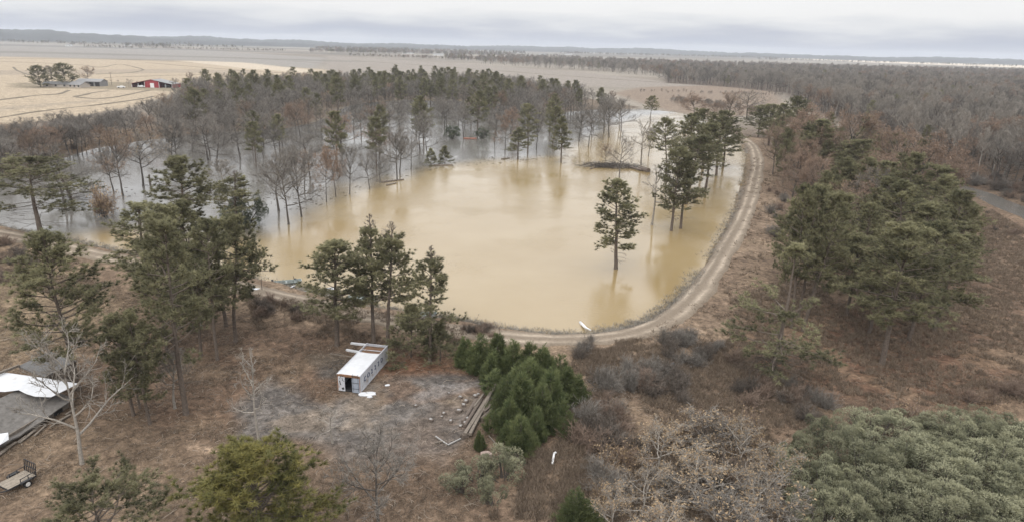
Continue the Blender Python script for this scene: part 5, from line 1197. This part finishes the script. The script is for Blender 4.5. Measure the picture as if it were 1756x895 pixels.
# trees round the farmstead
for (k, x, y, t, w, lb, v) in [('pine_low', 70, 150, 111, 15, 'dark pine left of the low tan farm house', 2), ('pine_low', 114, 149, 107, 18, 'dark pine right of two at the low tan farm house', 2), ('bare', 90, 146, 112, 14, 'bare tree between the two farm pines', 1), ('buff', 153, 145, 113, 17, 'round brown tree behind the farm shed', 0), ('bare', 221, 150, 135, 8, 'small grey tree left of the red barn', 2), ('buff', 329, 156, 123, 11, 'round brown tree right of the red barn', 0), ('buff', 303, 153, 134, 9, 'small brown tree close right of the red barn', 1), ('bare', 378, 160, 124, 14, 'wide grey tree at the field edge past the barn', 4), ('buff', 404, 160, 128, 13, 'brown tree at the field edge farthest from the barn', 0), ('bare', 352, 158, 122, 12, 'grey tree right of the round brown tree past the barn', 0)]:
    T_(k, x, y, t, lb, w, None, v)

# ---- groves filled in: each tree a thing while it is large, the rest as one mass
def fill(poly, spacing, seed, dfar=None):
    rng = np.random.default_rng(seed); pl = PL(poly, .4); lo, hi = pl.min(0), pl.max(0); out = []
    y = lo[1]
    while y < hi[1]:
        sp = spacing if dfar is None else max(spacing, y * dfar)
        x = lo[0] + rng.uniform(0, sp)
        xs = np.arange(x, hi[0], sp); pts = np.stack([xs + rng.uniform(-.45, .45, len(xs)) * sp, y + rng.uniform(-.45, .45, len(xs)) * sp], 1)
        out.append(pts[inpoly(pts[:, 0], pts[:, 1], pl)]); y += sp
    return np.vstack(out)
MASS = []       # (x, y, z, height, kind, variant)
def spot_ok(x, y): return True
R1 = [(270, 285), (330, 240), (560, 225), (720, 200), (870, 195), (1000, 200), (1090, 200), (1100, 225), (1000, 236), (900, 240), (790, 232), (720, 258), (690, 275), (600, 300), (520, 330), (450, 330), (340, 300)]
R2 = [(-60, 305), (-60, 262), (0, 258), (100, 250), (200, 232), (280, 212), (330, 168), (400, 157), (550, 151), (650, 150), (800, 148), (870, 153), (920, 165), (1000, 178), (1060, 188), (980, 196), (900, 198), (700, 182), (600, 190), (555, 208), (480, 226), (330, 238), (130, 268), (60, 288), (0, 306)]
cand = [(p, 1) for p in fill(R1, 17.0, 3)] + [(p, 2) for p in fill(R2, 9.6, 4)]
cand += [(p, 2) for p in fill([(-60, 310), (-60, 268), (0, 262), (110, 248), (215, 228), (225, 240), (130, 266), (60, 288), (0, 308)], 6.5, 14)]
cand.sort(key=lambda c: float(np.hypot(*c[0])))
rng = np.random.default_rng(12)
nb_ = npn = 0
cz_ = ground_z(np.array([c[0][0] for c in cand]), np.array([c[0][1] for c in cand]))
for (p, zone_), z in zip(cand, cz_):
    z = max(float(z), 0.0); px_, py_, _ = project((p[0], p[1], z))
    pine_p = (.12 + .30 * sstep(310, 460, px_) * (1 - sstep(250, 205, py_) * .0) * (py_ < 215)) if zone_ == 2 else .16
    if zone_ == 2 and 860 < px_ < 1010: pine_p = .22
    if zone_ == 2 and px_ < 300: pine_p = .0
    if zone_ == 2: pine_p *= .35 + 1.5 * float(vnoise(p[0], p[1], 42, 77))
    if zone_ == 2: pine_p *= .62
    isp = rng.uniform() < pine_p
    if isp:
        kind = 'pine'; h = rng.uniform(11.5, 17.5) + 3.2 * float(vnoise(p[0], p[1], 36, 78))
    else:
        kind = rng.choice(['bare', 'bare', 'slim', 'rust', 'buff'], p=[.74, .07, .04, .05, .10]); h = rng.uniform(10.5, 15)
        if px_ < 260: h *= .8
    v = int(rng.integers(len(K[kind])))
    if kind == 'pine': v = (0, 2, 5, 7)[v % 4]
    loc_ = (p[0], p[1], z - .1)
    where = 'in grey flood water' if zone_ == 1 else ('on the bank by the tan field' if px_ < 300 else 'in the grove behind the flood')
    side = 'left' if px_ < 380 else ('centre left' if px_ < 640 else ('centre' if px_ < 860 else 'right'))
    if isp and npn < 150:
        npn += 1; tt_ = plant(kind, loc_, h, f'green pine {where}, {side} part of the grove', 'green pines in the flooded grove', v); tt_.scale = (tt_.scale[0] * 1.3, tt_.scale[1] * 1.3, tt_.scale[2])
    elif not isp and nb_ < 170:
        nb_ += 1
        lk = {'bare': 'leafless grey tree', 'slim': 'slim pale leafless tree', 'rust': 'leafless rusty tree', 'buff': 'brown tinged leafless tree'}[kind]
        tt_ = plant(kind, loc_, h, f'{lk} {where}, {side} part of the grove', 'leafless trees in the flooded grove', v); tt_.scale = (tt_.scale[0] * 1.25, tt_.scale[1] * 1.25, tt_.scale[2])
    else: MASS.append((p[0], p[1], z - .1, h, kind, v))
# fill of the belt between the road and the creek
BELT = [(1318, 262), (1345, 330), (1350, 420), (1420, 470), (1520, 440), (1610, 410), (1590, 345), (1500, 300), (1420, 262), (1370, 245)]
for p in fill(BELT, 8.5, 31):
    z = float(ground_z(p[0], p[1]))
    if z < .15: continue
    if rng.uniform() < .55: plant('pine', (p[0], p[1], z - .1), rng.uniform(12, 16), 'pine inside the mixed belt between the levee road and the creek', 'pines inside the road belt', (0, 2, 5, 7)[int(rng.integers(4))])
    else: plant('rust', (p[0], p[1], z - .1), rng.uniform(11, 14.5), 'russet leafed tree inside the mixed belt between the levee road and the creek', 'russet trees inside the road belt', int(rng.integers(2)))
# right-hand woods
R3 = [(1140, 143), (1250, 150), (1345, 160), (1380, 182), (1450, 212), (1600, 290), (1700, 342), (1800, 388), (1950, 440), (2150, 330), (2150, 140), (1900, 130), (1500, 123), (1200, 114), (1140, 112), (880, 102), (820, 110), (1000, 122), (1140, 133)]
pts = fill(R3, 6.6, 8, .0125)
pts = pts[np.argsort(np.hypot(pts[:, 0], pts[:, 1]))]
ne = 0
pts = pts[segdist(pts[:, 0], pts[:, 1], CREEK, False) > 8]
zs_ = ground_z(pts[:, 0], pts[:, 1])
for p, z in zip(pts, zs_):
    z = float(z); px_, py_, dd = project((p[0], p[1], z))
    u = rng.uniform(); pt = fbm(p[0] * 1.0, p[1] * 1.0, 120, 44, 3)
    if u < .025: kind = 'pine'
    elif u < .08 + .22 * (pt > .52): kind = 'rust'
    elif u < .40: kind = 'bare'
    else: kind = 'slim'
    h = rng.uniform(12.5, 18.5) * (1.05 if kind == 'slim' else .95); v = int(rng.integers(len(K[kind])))
    if ne < 95 and px_ < 1800 and kind in ('bare', 'slim'):
        ne += 1; plant(kind, (p[0], p[1], z - .1), h, 'pale leafless tree at the near edge of the woods beyond the creek', 'leafless trees along the creek', v)
    else: MASS.append((p[0], p[1], z - .1, h, kind, v))
# far tree lines
FAR = []
def line(p1, p2, n, h, kinds, wob=8, dep=0):
    for k in range(n):
        t = rng.uniform(); x = p1[0] + (p2[0] - p1[0]) * t; y = p1[1] + (p2[1] - p1[1]) * t; q = P(x, y, .4)
        d = math.hypot(q[0], q[1]); s = 1 + rng.uniform(-1, 1) * wob / d + dep * rng.uniform() / d
        FAR.append((q[0] * s, q[1] * s, .3, h * rng.uniform(.6, 1.15), str(rng.choice(kinds)), int(rng.integers(2))))
mixk = ['bare', 'bare', 'slim', 'rust', 'pine']
line((0, 74), (420, 84), 200, 14, ['bare', 'slim', 'pine'], 60, 200); line((60, 70), (330, 78), 160, 15, ['bare', 'pine'], 60, 300); line((135, 82), (490, 89), 150, 9, ['bare', 'slim', 'pine'], 20); line((215, 81), (295, 83), 40, 16, ['bare', 'pine'], 30); line((530, 91), (880, 98), 260, 15, mixk, 60, 160); line((600, 97), (840, 105), 150, 9, mixk, 20)
line((760, 103), (900, 108), 130, 15, mixk, 30, 80); line((0, 68), (560, 80), 420, 14, mixk, 120, 900); line((560, 82), (1000, 88), 420, 15, mixk, 150, 1000); line((540, 86), (900, 95), 500, 17, mixk, 150, 500); line((560, 90), (860, 97), 300, 16, mixk, 60, 120); line((1000, 88), (1340, 98), 300, 17, mixk, 100, 900); line((0, 60), (500, 74), 300, 17, mixk, 200, 1200)
line((960, 93), (1340, 102), 420, 16, mixk, 60, 300); line((1300, 103), (1800, 117), 260, 13, mixk, 30, 60)
line((850, 96), (960, 96), 40, 9, mixk, 30); line((1350, 99), (1760, 108), 90, 10, mixk, 80, 500); line((120, 78), (150, 78), 12, 10, mixk, 30); line((1095, 158), (1350, 165), 60, 3.2, ['buff', 'bare'], 18, 0); line((1150, 175), (1300, 195), 120, 4.5, ['buff', 'bare', 'rust'], 25, 0)
line((170, 140), (330, 152), 16, 3, ['bare', 'buff'], 4)
# low understorey along the bank and woods
PROTO = bpy.data.collections.new('far_tree_kinds')
order = []
for k_ in ('bare', 'slim', 'rust', 'buff', 'pine'):
    for v, d in enumerate(K[k_]):
        nm = 'far_%02d' % len(order); order.append((k_, v))
        vs, fs, mi = [], [], []; mats = []; off = 0
        me = bpy.data.meshes.new(nm)
        import bmesh
        bm = bmesh.new()
        for key in ('trunk', 'crown'):
            src = d[key]; n0 = len(bm.faces); bm.from_mesh(src); bm.faces.ensure_lookup_table()
            for f in bm.faces[n0:]: f.material_index += len(mats)
            mats += list(src.materials)
        bm.to_mesh(me); bm.free()
        for mm in mats: me.materials.append(mm)
        PROTO.objects.link(bpy.data.objects.new(nm, me))
idx = {kv: i for i, kv in enumerate(order)}
ng = bpy.data.node_groups.new('scatter_trees', 'GeometryNodeTree')
ng.interface.new_socket('Geometry', in_out='INPUT', socket_type='NodeSocketGeometry'); ng.interface.new_socket('Geometry', in_out='OUTPUT', socket_type='NodeSocketGeometry')
gi = ng.nodes.new('NodeGroupInput'); go = ng.nodes.new('NodeGroupOutput'); iop = ng.nodes.new('GeometryNodeInstanceOnPoints'); ci = ng.nodes.new('GeometryNodeCollectionInfo')
ci.inputs['Collection'].default_value = PROTO; ci.inputs['Separate Children'].default_value = True; ci.inputs['Reset Children'].default_value = True
def named(nm, dt):
    n = ng.nodes.new('GeometryNodeInputNamedAttribute'); n.data_type = dt; n.inputs[0].default_value = nm; return n.outputs[0]
e2r = ng.nodes.new('FunctionNodeEulerToRotation'); ng.links.new(named('rot', 'FLOAT_VECTOR'), e2r.inputs[0])
ng.links.new(gi.outputs[0], iop.inputs['Points']); ng.links.new(ci.outputs[0], iop.inputs['Instance']); iop.inputs['Pick Instance'].default_value = True
ng.links.new(named('kind_index', 'INT'), iop.inputs['Instance Index']); ng.links.new(e2r.outputs[0], iop.inputs['Rotation']); ng.links.new(named('size', 'FLOAT_VECTOR'), iop.inputs['Scale'])
ng.links.new(iop.outputs[0], go.inputs[0])
def mass(name, data, label, cat):
    me = bpy.data.meshes.new(name); n = len(data); me.vertices.add(n)
    me.vertices.foreach_set('co', np.array([d[:3] for d in data], np.float32).ravel())
    ids = [idx[(d[4], d[5] % len(K[d[4]]))] for d in data]
    sz = []
    for d in data:
        v = K[d[4]][d[5] % len(K[d[4]])]; s = d[3] / v['H']; w = s * rng.uniform(.9, 1.3); sz.append((w, w, s))
    a = me.attributes.new('kind_index', 'INT', 'POINT'); a.data.foreach_set('value', np.array(ids, np.int32))
    a = me.attributes.new('size', 'FLOAT_VECTOR', 'POINT'); a.data.foreach_set('vector', np.array(sz, np.float32).ravel())
    a = me.attributes.new('rot', 'FLOAT_VECTOR', 'POINT'); a.data.foreach_set('vector', np.stack([np.zeros(n), np.zeros(n), rng.uniform(0, 6.28, n)], 1).astype(np.float32).ravel())
    o = link(name, me); md = o.modifiers.new('scatter', 'NODES'); md.node_group = ng; tag(o, label, cat, None, 'stuff'); return o
gm = [d for d in MASS if d[0] < 60 and d[1] < 640]; wm = [d for d in MASS if not (d[0] < 60 and d[1] < 640)]
mass('distant_grove', gm, 'far rows of mixed trees at the back of the flooded grove', 'grove')
mass('leafless_woods', wm, 'wide mass of grey leafless woods filling the right distance', 'woods')
mass('distant_trees', FAR, 'far tree lines and scrub scattered over the fields', 'trees')
print('mass', len(gm), len(wm), len(FAR), 'pines', npn, 'bare', nb_, ne)

# ---- leafless shrubs on the brushy ground (things one could count)
def scatter_px(poly, n, seed):
    r = np.random.default_rng(seed); a = np.array(poly); pl = PL(poly, .4); out = []
    lo, hi = pl.min(0), pl.max(0)
    while len(out) < n:
        q = r.uniform(lo, hi)
        if inpoly(q[:1], q[1:], pl)[0]: out.append(q)
    return out
PATH = smooth_line(PL([(1035, 612), (1012, 640), (985, 700), (950, 765), (915, 830), (880, 900)], .4), 6)
def shrubs(poly, n, seed, h0, h1, label, group, kinds=None):
    for q in scatter_px(poly, n, seed):
        z = float(ground_z(q[0], q[1]))
        if z < .1 or segdist(q[:1], q[1:], PATH, False)[0] < 1.9: continue
        plant('brush', (q[0], q[1], z - .05), RNG.uniform(h0, h1), label, group, kinds[int(RNG.integers(len(kinds)))] if kinds else None)
shrubs([(985, 660), (1100, 640), (1200, 650), (1180, 700), (1080, 730), (1010, 790), (960, 800), (990, 720)], 40, 1, 1.1, 2.2, 'dark leafless shrub in the brush between the dry track and tan trees', 'leafless shrubs in the brush', [0, 1, 2])
shrubs([(1100, 590), (1180, 580), (1240, 600), (1200, 640), (1110, 630)], 20, 2, .9, 1.8, 'dark low leafless shrub below the levee road', 'leafless shrubs below the levee', [0, 1])
shrubs([(985, 598), (1020, 595), (1030, 625), (995, 632)], 7, 3, .9, 1.6, 'leafless shrub right of the cedar clump', 'leafless shrubs by the cedars', [0, 1])
shrubs([(1230, 610), (1320, 640), (1420, 700), (1350, 740), (1250, 680)], 16, 6, .9, 1.9, 'grey leafless shrub around the sparse front pine', 'leafless shrubs under the front pine', [0, 1, 2])
shrubs([(-40, 425), (50, 420), (70, 470), (-20, 500)], 14, 7, 1.2, 2.2, 'pinkish leafless shrub below the left end of the levee road', 'leafless shrubs on the left levee', [2, 2, 0])
shrubs([(430, 525), (510, 520), (515, 560), (450, 560)], 9, 8, .8, 1.5, 'pinkish leafless shrub on the bank below the green boat', 'leafless shrubs below the boat', [2, 2, 0])
shrubs([(1640, 690), (1756, 660), (1800, 690), (1700, 700)], 10, 9, .8, 1.6, 'brown leafless shrub at the top of the green shrub mass', 'leafless shrubs on the right slope', [2, 3])
shrubs([(1310, 330), (1350, 320), (1370, 420), (1330, 450)], 14, 10, 1.0, 2.2, 'reddish leafless shrub under the pines right of the road', 'leafless shrubs beside the road', [2, 2, 1])
shrubs([(1590, 295), (1690, 325), (1760, 350), (1760, 330), (1640, 290)], 26, 11, 1.5, 3.2, 'dark leafless shrub on the creek bank', 'leafless shrubs on the creek bank', [0, 1, 2])
shrubs([(1650, 345), (1756, 395), (1756, 420), (1640, 370)], 14, 12, .6, 1.2, 'low brown shrub on the slope below the creek', 'leafless shrubs below the creek', [2, 0])
shrubs([(1400, 790), (1480, 740), (1740, 740), (1756, 880), (1450, 890)], 26, 15, 1.6, 2.8, 'brown leafless shrub in a gap of the billowing green shrubs', 'leafless shrubs among the green shrubs', [2, 2, 3, 0])
shrubs([(1050, 760), (1300, 740), (1340, 870), (1000, 890)], 30, 16, 1.2, 2.6, 'grey leafless shrub among the tan leaved trees', 'leafless shrubs among the tan trees', [0, 1, 3, 3])
shrubs([(-40, 300), (60, 272), (135, 252), (140, 262), (60, 290), (0, 312)], 30, 17, 1.2, 2.6, 'dark leafless shrub under the trees of the left bank', 'leafless shrubs on the left bank', [0, 0, 2])
shrubs([(870, 790), (960, 700), (990, 720), (930, 860), (880, 880)], 14, 13, .7, 1.4, 'small leafless shrub along the dry track', 'leafless shrubs along the track', [0, 2])
shrubs([(780, 560), (860, 575), (850, 590), (770, 600)], 8, 14, .7, 1.3, 'leafless shrub between the bank pines and cedars', 'leafless shrubs by the bank pines', [0, 2])

# ---- dead weeds, leaf and twig litter, reeds: nobody could count them
def weeds(name, areas, label, mat, hmin, hmax, nbl, wid, spread, seed, up=.9, zoff=0.0):
    r = np.random.default_rng(seed); pts = []
    for poly, n, k in areas:
        pl = PL(poly, .4); lo, hi = pl.min(0), pl.max(0); q = r.uniform(lo, hi, (n * 4, 2)); q = q[inpoly(q[:, 0], q[:, 1], pl)]
        q = q[fbm(q[:, 0], q[:, 1], 3.2, seed + 5, 3) > .5 - k][:n]
        if name == 'yard_grass': q = q[sdist(q[:, 0], q[:, 1], PL(pad, .4)) + 3 * (fbm(q[:, 0], q[:, 1], 3.5, 4, 3) - .5) > .2]
        pts.append(q)
    q = np.vstack(pts); z = ground_z(q[:, 0], q[:, 1]); ok = z > .12; q, z = q[ok], z[ok]
    base = np.repeat(np.stack([q[:, 0], q[:, 1], z + zoff], 1), nbl, 0); base[:, :2] += r.normal(size=(len(base), 2)) * spread
    d = unit(np.stack([r.normal(size=len(base)), r.normal(size=len(base)), np.abs(r.normal(size=len(base))) * up + up], 1))
    L = r.uniform(hmin, hmax, len(base)); V, Fb = blades(r, base, d, L, np.full(len(base), wid) * r.uniform(.6, 1.5, len(base)))
    t = np.clip(np.repeat(r.uniform(0, 1, len(q)), nbl) * .7 + r.uniform(0, .3, len(base)), 0, 1)
    o = link(name, mesh_np(name, V, [Fb], [MAT[mat]], None, np.repeat(t, 3))); tag(o, label, 'weeds', None, 'stuff')
slope = [(1250, 520), (1350, 480), (1640, 400), (1700, 360), (1800, 420), (1800, 690), (1500, 700), (1330, 700), (1240, 640)]
brushy = [(985, 610), (1250, 590), (1420, 720), (1300, 800), (1000, 895), (900, 895), (960, 740)]
weeds('dead_weeds', [(slope, 14000, .15), (brushy, 7000, .15), ([(1290, 270), (1335, 300), (1330, 420), (1240, 590), (1150, 640), (1080, 600), (1200, 520), (1270, 400)], 3000, .02), ([(1000, 600), (1100, 590), (1010, 660)], 600, .1), ([(860, 780), (960, 690), (1010, 640), (900, 895), (840, 895)], 1500, .0),
                    ([(-50, 420), (60, 430), (180, 470), (160, 520), (-50, 480)], 1200, .05), ([(420, 510), (560, 530), (800, 570), (790, 610), (440, 570)], 1400, .0), ([(980, 800), (1400, 800), (1420, 900), (940, 900)], 3500, .2)],
      'brown dead weeds covering the slope and the brushy ground', 'dry', .2, .7, 14, .06, .17, 3)
weeds('yard_grass', [([(-80, 470), (100, 470), (520, 570), (860, 620), (840, 895), (-80, 895)], 12000, .08)], 'thin dead grass and leaf litter over the yard', 'dry', .06, .25, 12, .05, .22, 5, .5)
# reeds along the waterline
r = np.random.default_rng(9); k = r.integers(0, len(NS) - 1, 5200); k = k[vnoise(NS[k, 0], NS[k, 1], 5, 4) > .25]; t = r.uniform(size=(len(k), 1))
q = NS[k] * (1 - t) + NS[k + 1] * t + r.normal(size=(len(k), 2)) * .85; z = np.maximum(ground_z(q[:, 0], q[:, 1]), -.05)
base = np.repeat(np.stack([q[:, 0], q[:, 1], z], 1), 9, 0); base[:, :2] += r.normal(size=(len(base), 2)) * .18
d = unit(np.stack([r.normal(size=len(base)) * .6, r.normal(size=len(base)) * .6, np.abs(r.normal(size=len(base))) + .4], 1))
V, Fb = blades(r, base, d, r.uniform(.15, .75, len(base)), np.full(len(base), .045)); t = np.clip(np.repeat(r.uniform(0, 1, len(k)), 9), 0, 1)
o = link('reeds', mesh_np('reeds', V, [Fb], [MAT['reed']], None, np.repeat(t, 3))); tag(o, 'grey dead reeds and drift along the pond waterline', 'reeds', None, 'stuff')
# fallen sticks
q = np.array(scatter_px([(-80, 560), (200, 560), (560, 590), (860, 640), (860, 895), (-80, 895)], 2600, 21) + scatter_px(slope, 2200, 22) + scatter_px([(900, 895), (980, 640), (1250, 600), (1300, 760), (1050, 895)], 900, 23))
z = ground_z(q[:, 0], q[:, 1]) + .05; n = len(q); a = r.uniform(0, 6.28, n); L = r.uniform(.2, 1.1, n) ** 1.3 + .1; d = np.stack([np.cos(a), np.sin(a), r.uniform(-.05, .15, n)], 1)
c = np.stack([q[:, 0], q[:, 1], z], 1); mid_ = c + np.stack([r.normal(size=n) * .12, r.normal(size=n) * .12, r.uniform(0, .12, n)], 1)
V1, F1 = prisms(c - d * L[:, None] / 2, mid_, np.full(n, .022), np.full(n, .02), 3); V2, F2 = prisms(mid_, c + d * L[:, None] / 2, np.full(n, .02), np.full(n, .012), 3)
tt = np.repeat(r.uniform(0, 1, n), 6)
o = link('fallen_twigs', mesh_np('fallen_twigs', np.vstack([V1, V2]), [np.vstack([F1, F2 + len(V1)])], [MAT['stick']], None, np.concatenate([tt, tt]))); tag(o, 'fallen twigs and sticks strewn over yard and slope', 'twigs', None, 'stuff')

# drift floating in the flood
q = np.array(scatter_px([(30, 370), (180, 340), (330, 330), (520, 360), (700, 300), (760, 285), (1020, 270), (1010, 262), (740, 270), (600, 320), (330, 300), (60, 345)], 520, 41)); q = q[ground_z(q[:, 0], q[:, 1]) < -.15]; n = len(q)
a = r.uniform(0, 6.28, n); L = r.uniform(.15, .9, n); d = np.stack([np.cos(a), np.sin(a), np.zeros(n)], 1); c = np.stack([q[:, 0], q[:, 1], np.full(n, .03)], 1)
V1, F1 = prisms(c - d * L[:, None] / 2, c + d * L[:, None] / 2, r.uniform(.03, .14, n), np.full(n, .04), 5)
o = link('floating_debris', mesh_np('floating_debris', V1, [F1], [MAT['bark']])); tag(o, 'dark bits of drift floating on the flood water', 'debris', None, 'stuff')

# ---- the hazy air
m = MB(); m.box((0, 0, 52), (20600, 20600, 110)); o = m.build('haze', [], None)
hm = bpy.data.materials.new('haze'); hm.use_nodes = True; nt = hm.node_tree; nt.nodes.clear()
pv = nt.nodes.new('ShaderNodeVolumePrincipled'); pv.inputs['Color'].default_value = (.86, .90, .97, 1); pv.inputs['Density'].default_value = HAZE; pv.inputs['Anisotropy'].default_value = 0.0
out = nt.nodes.new('ShaderNodeOutputMaterial'); nt.links.new(pv.outputs[0], out.inputs['Volume']); o.data.materials.append(hm)
tag(o, kind='stuff')
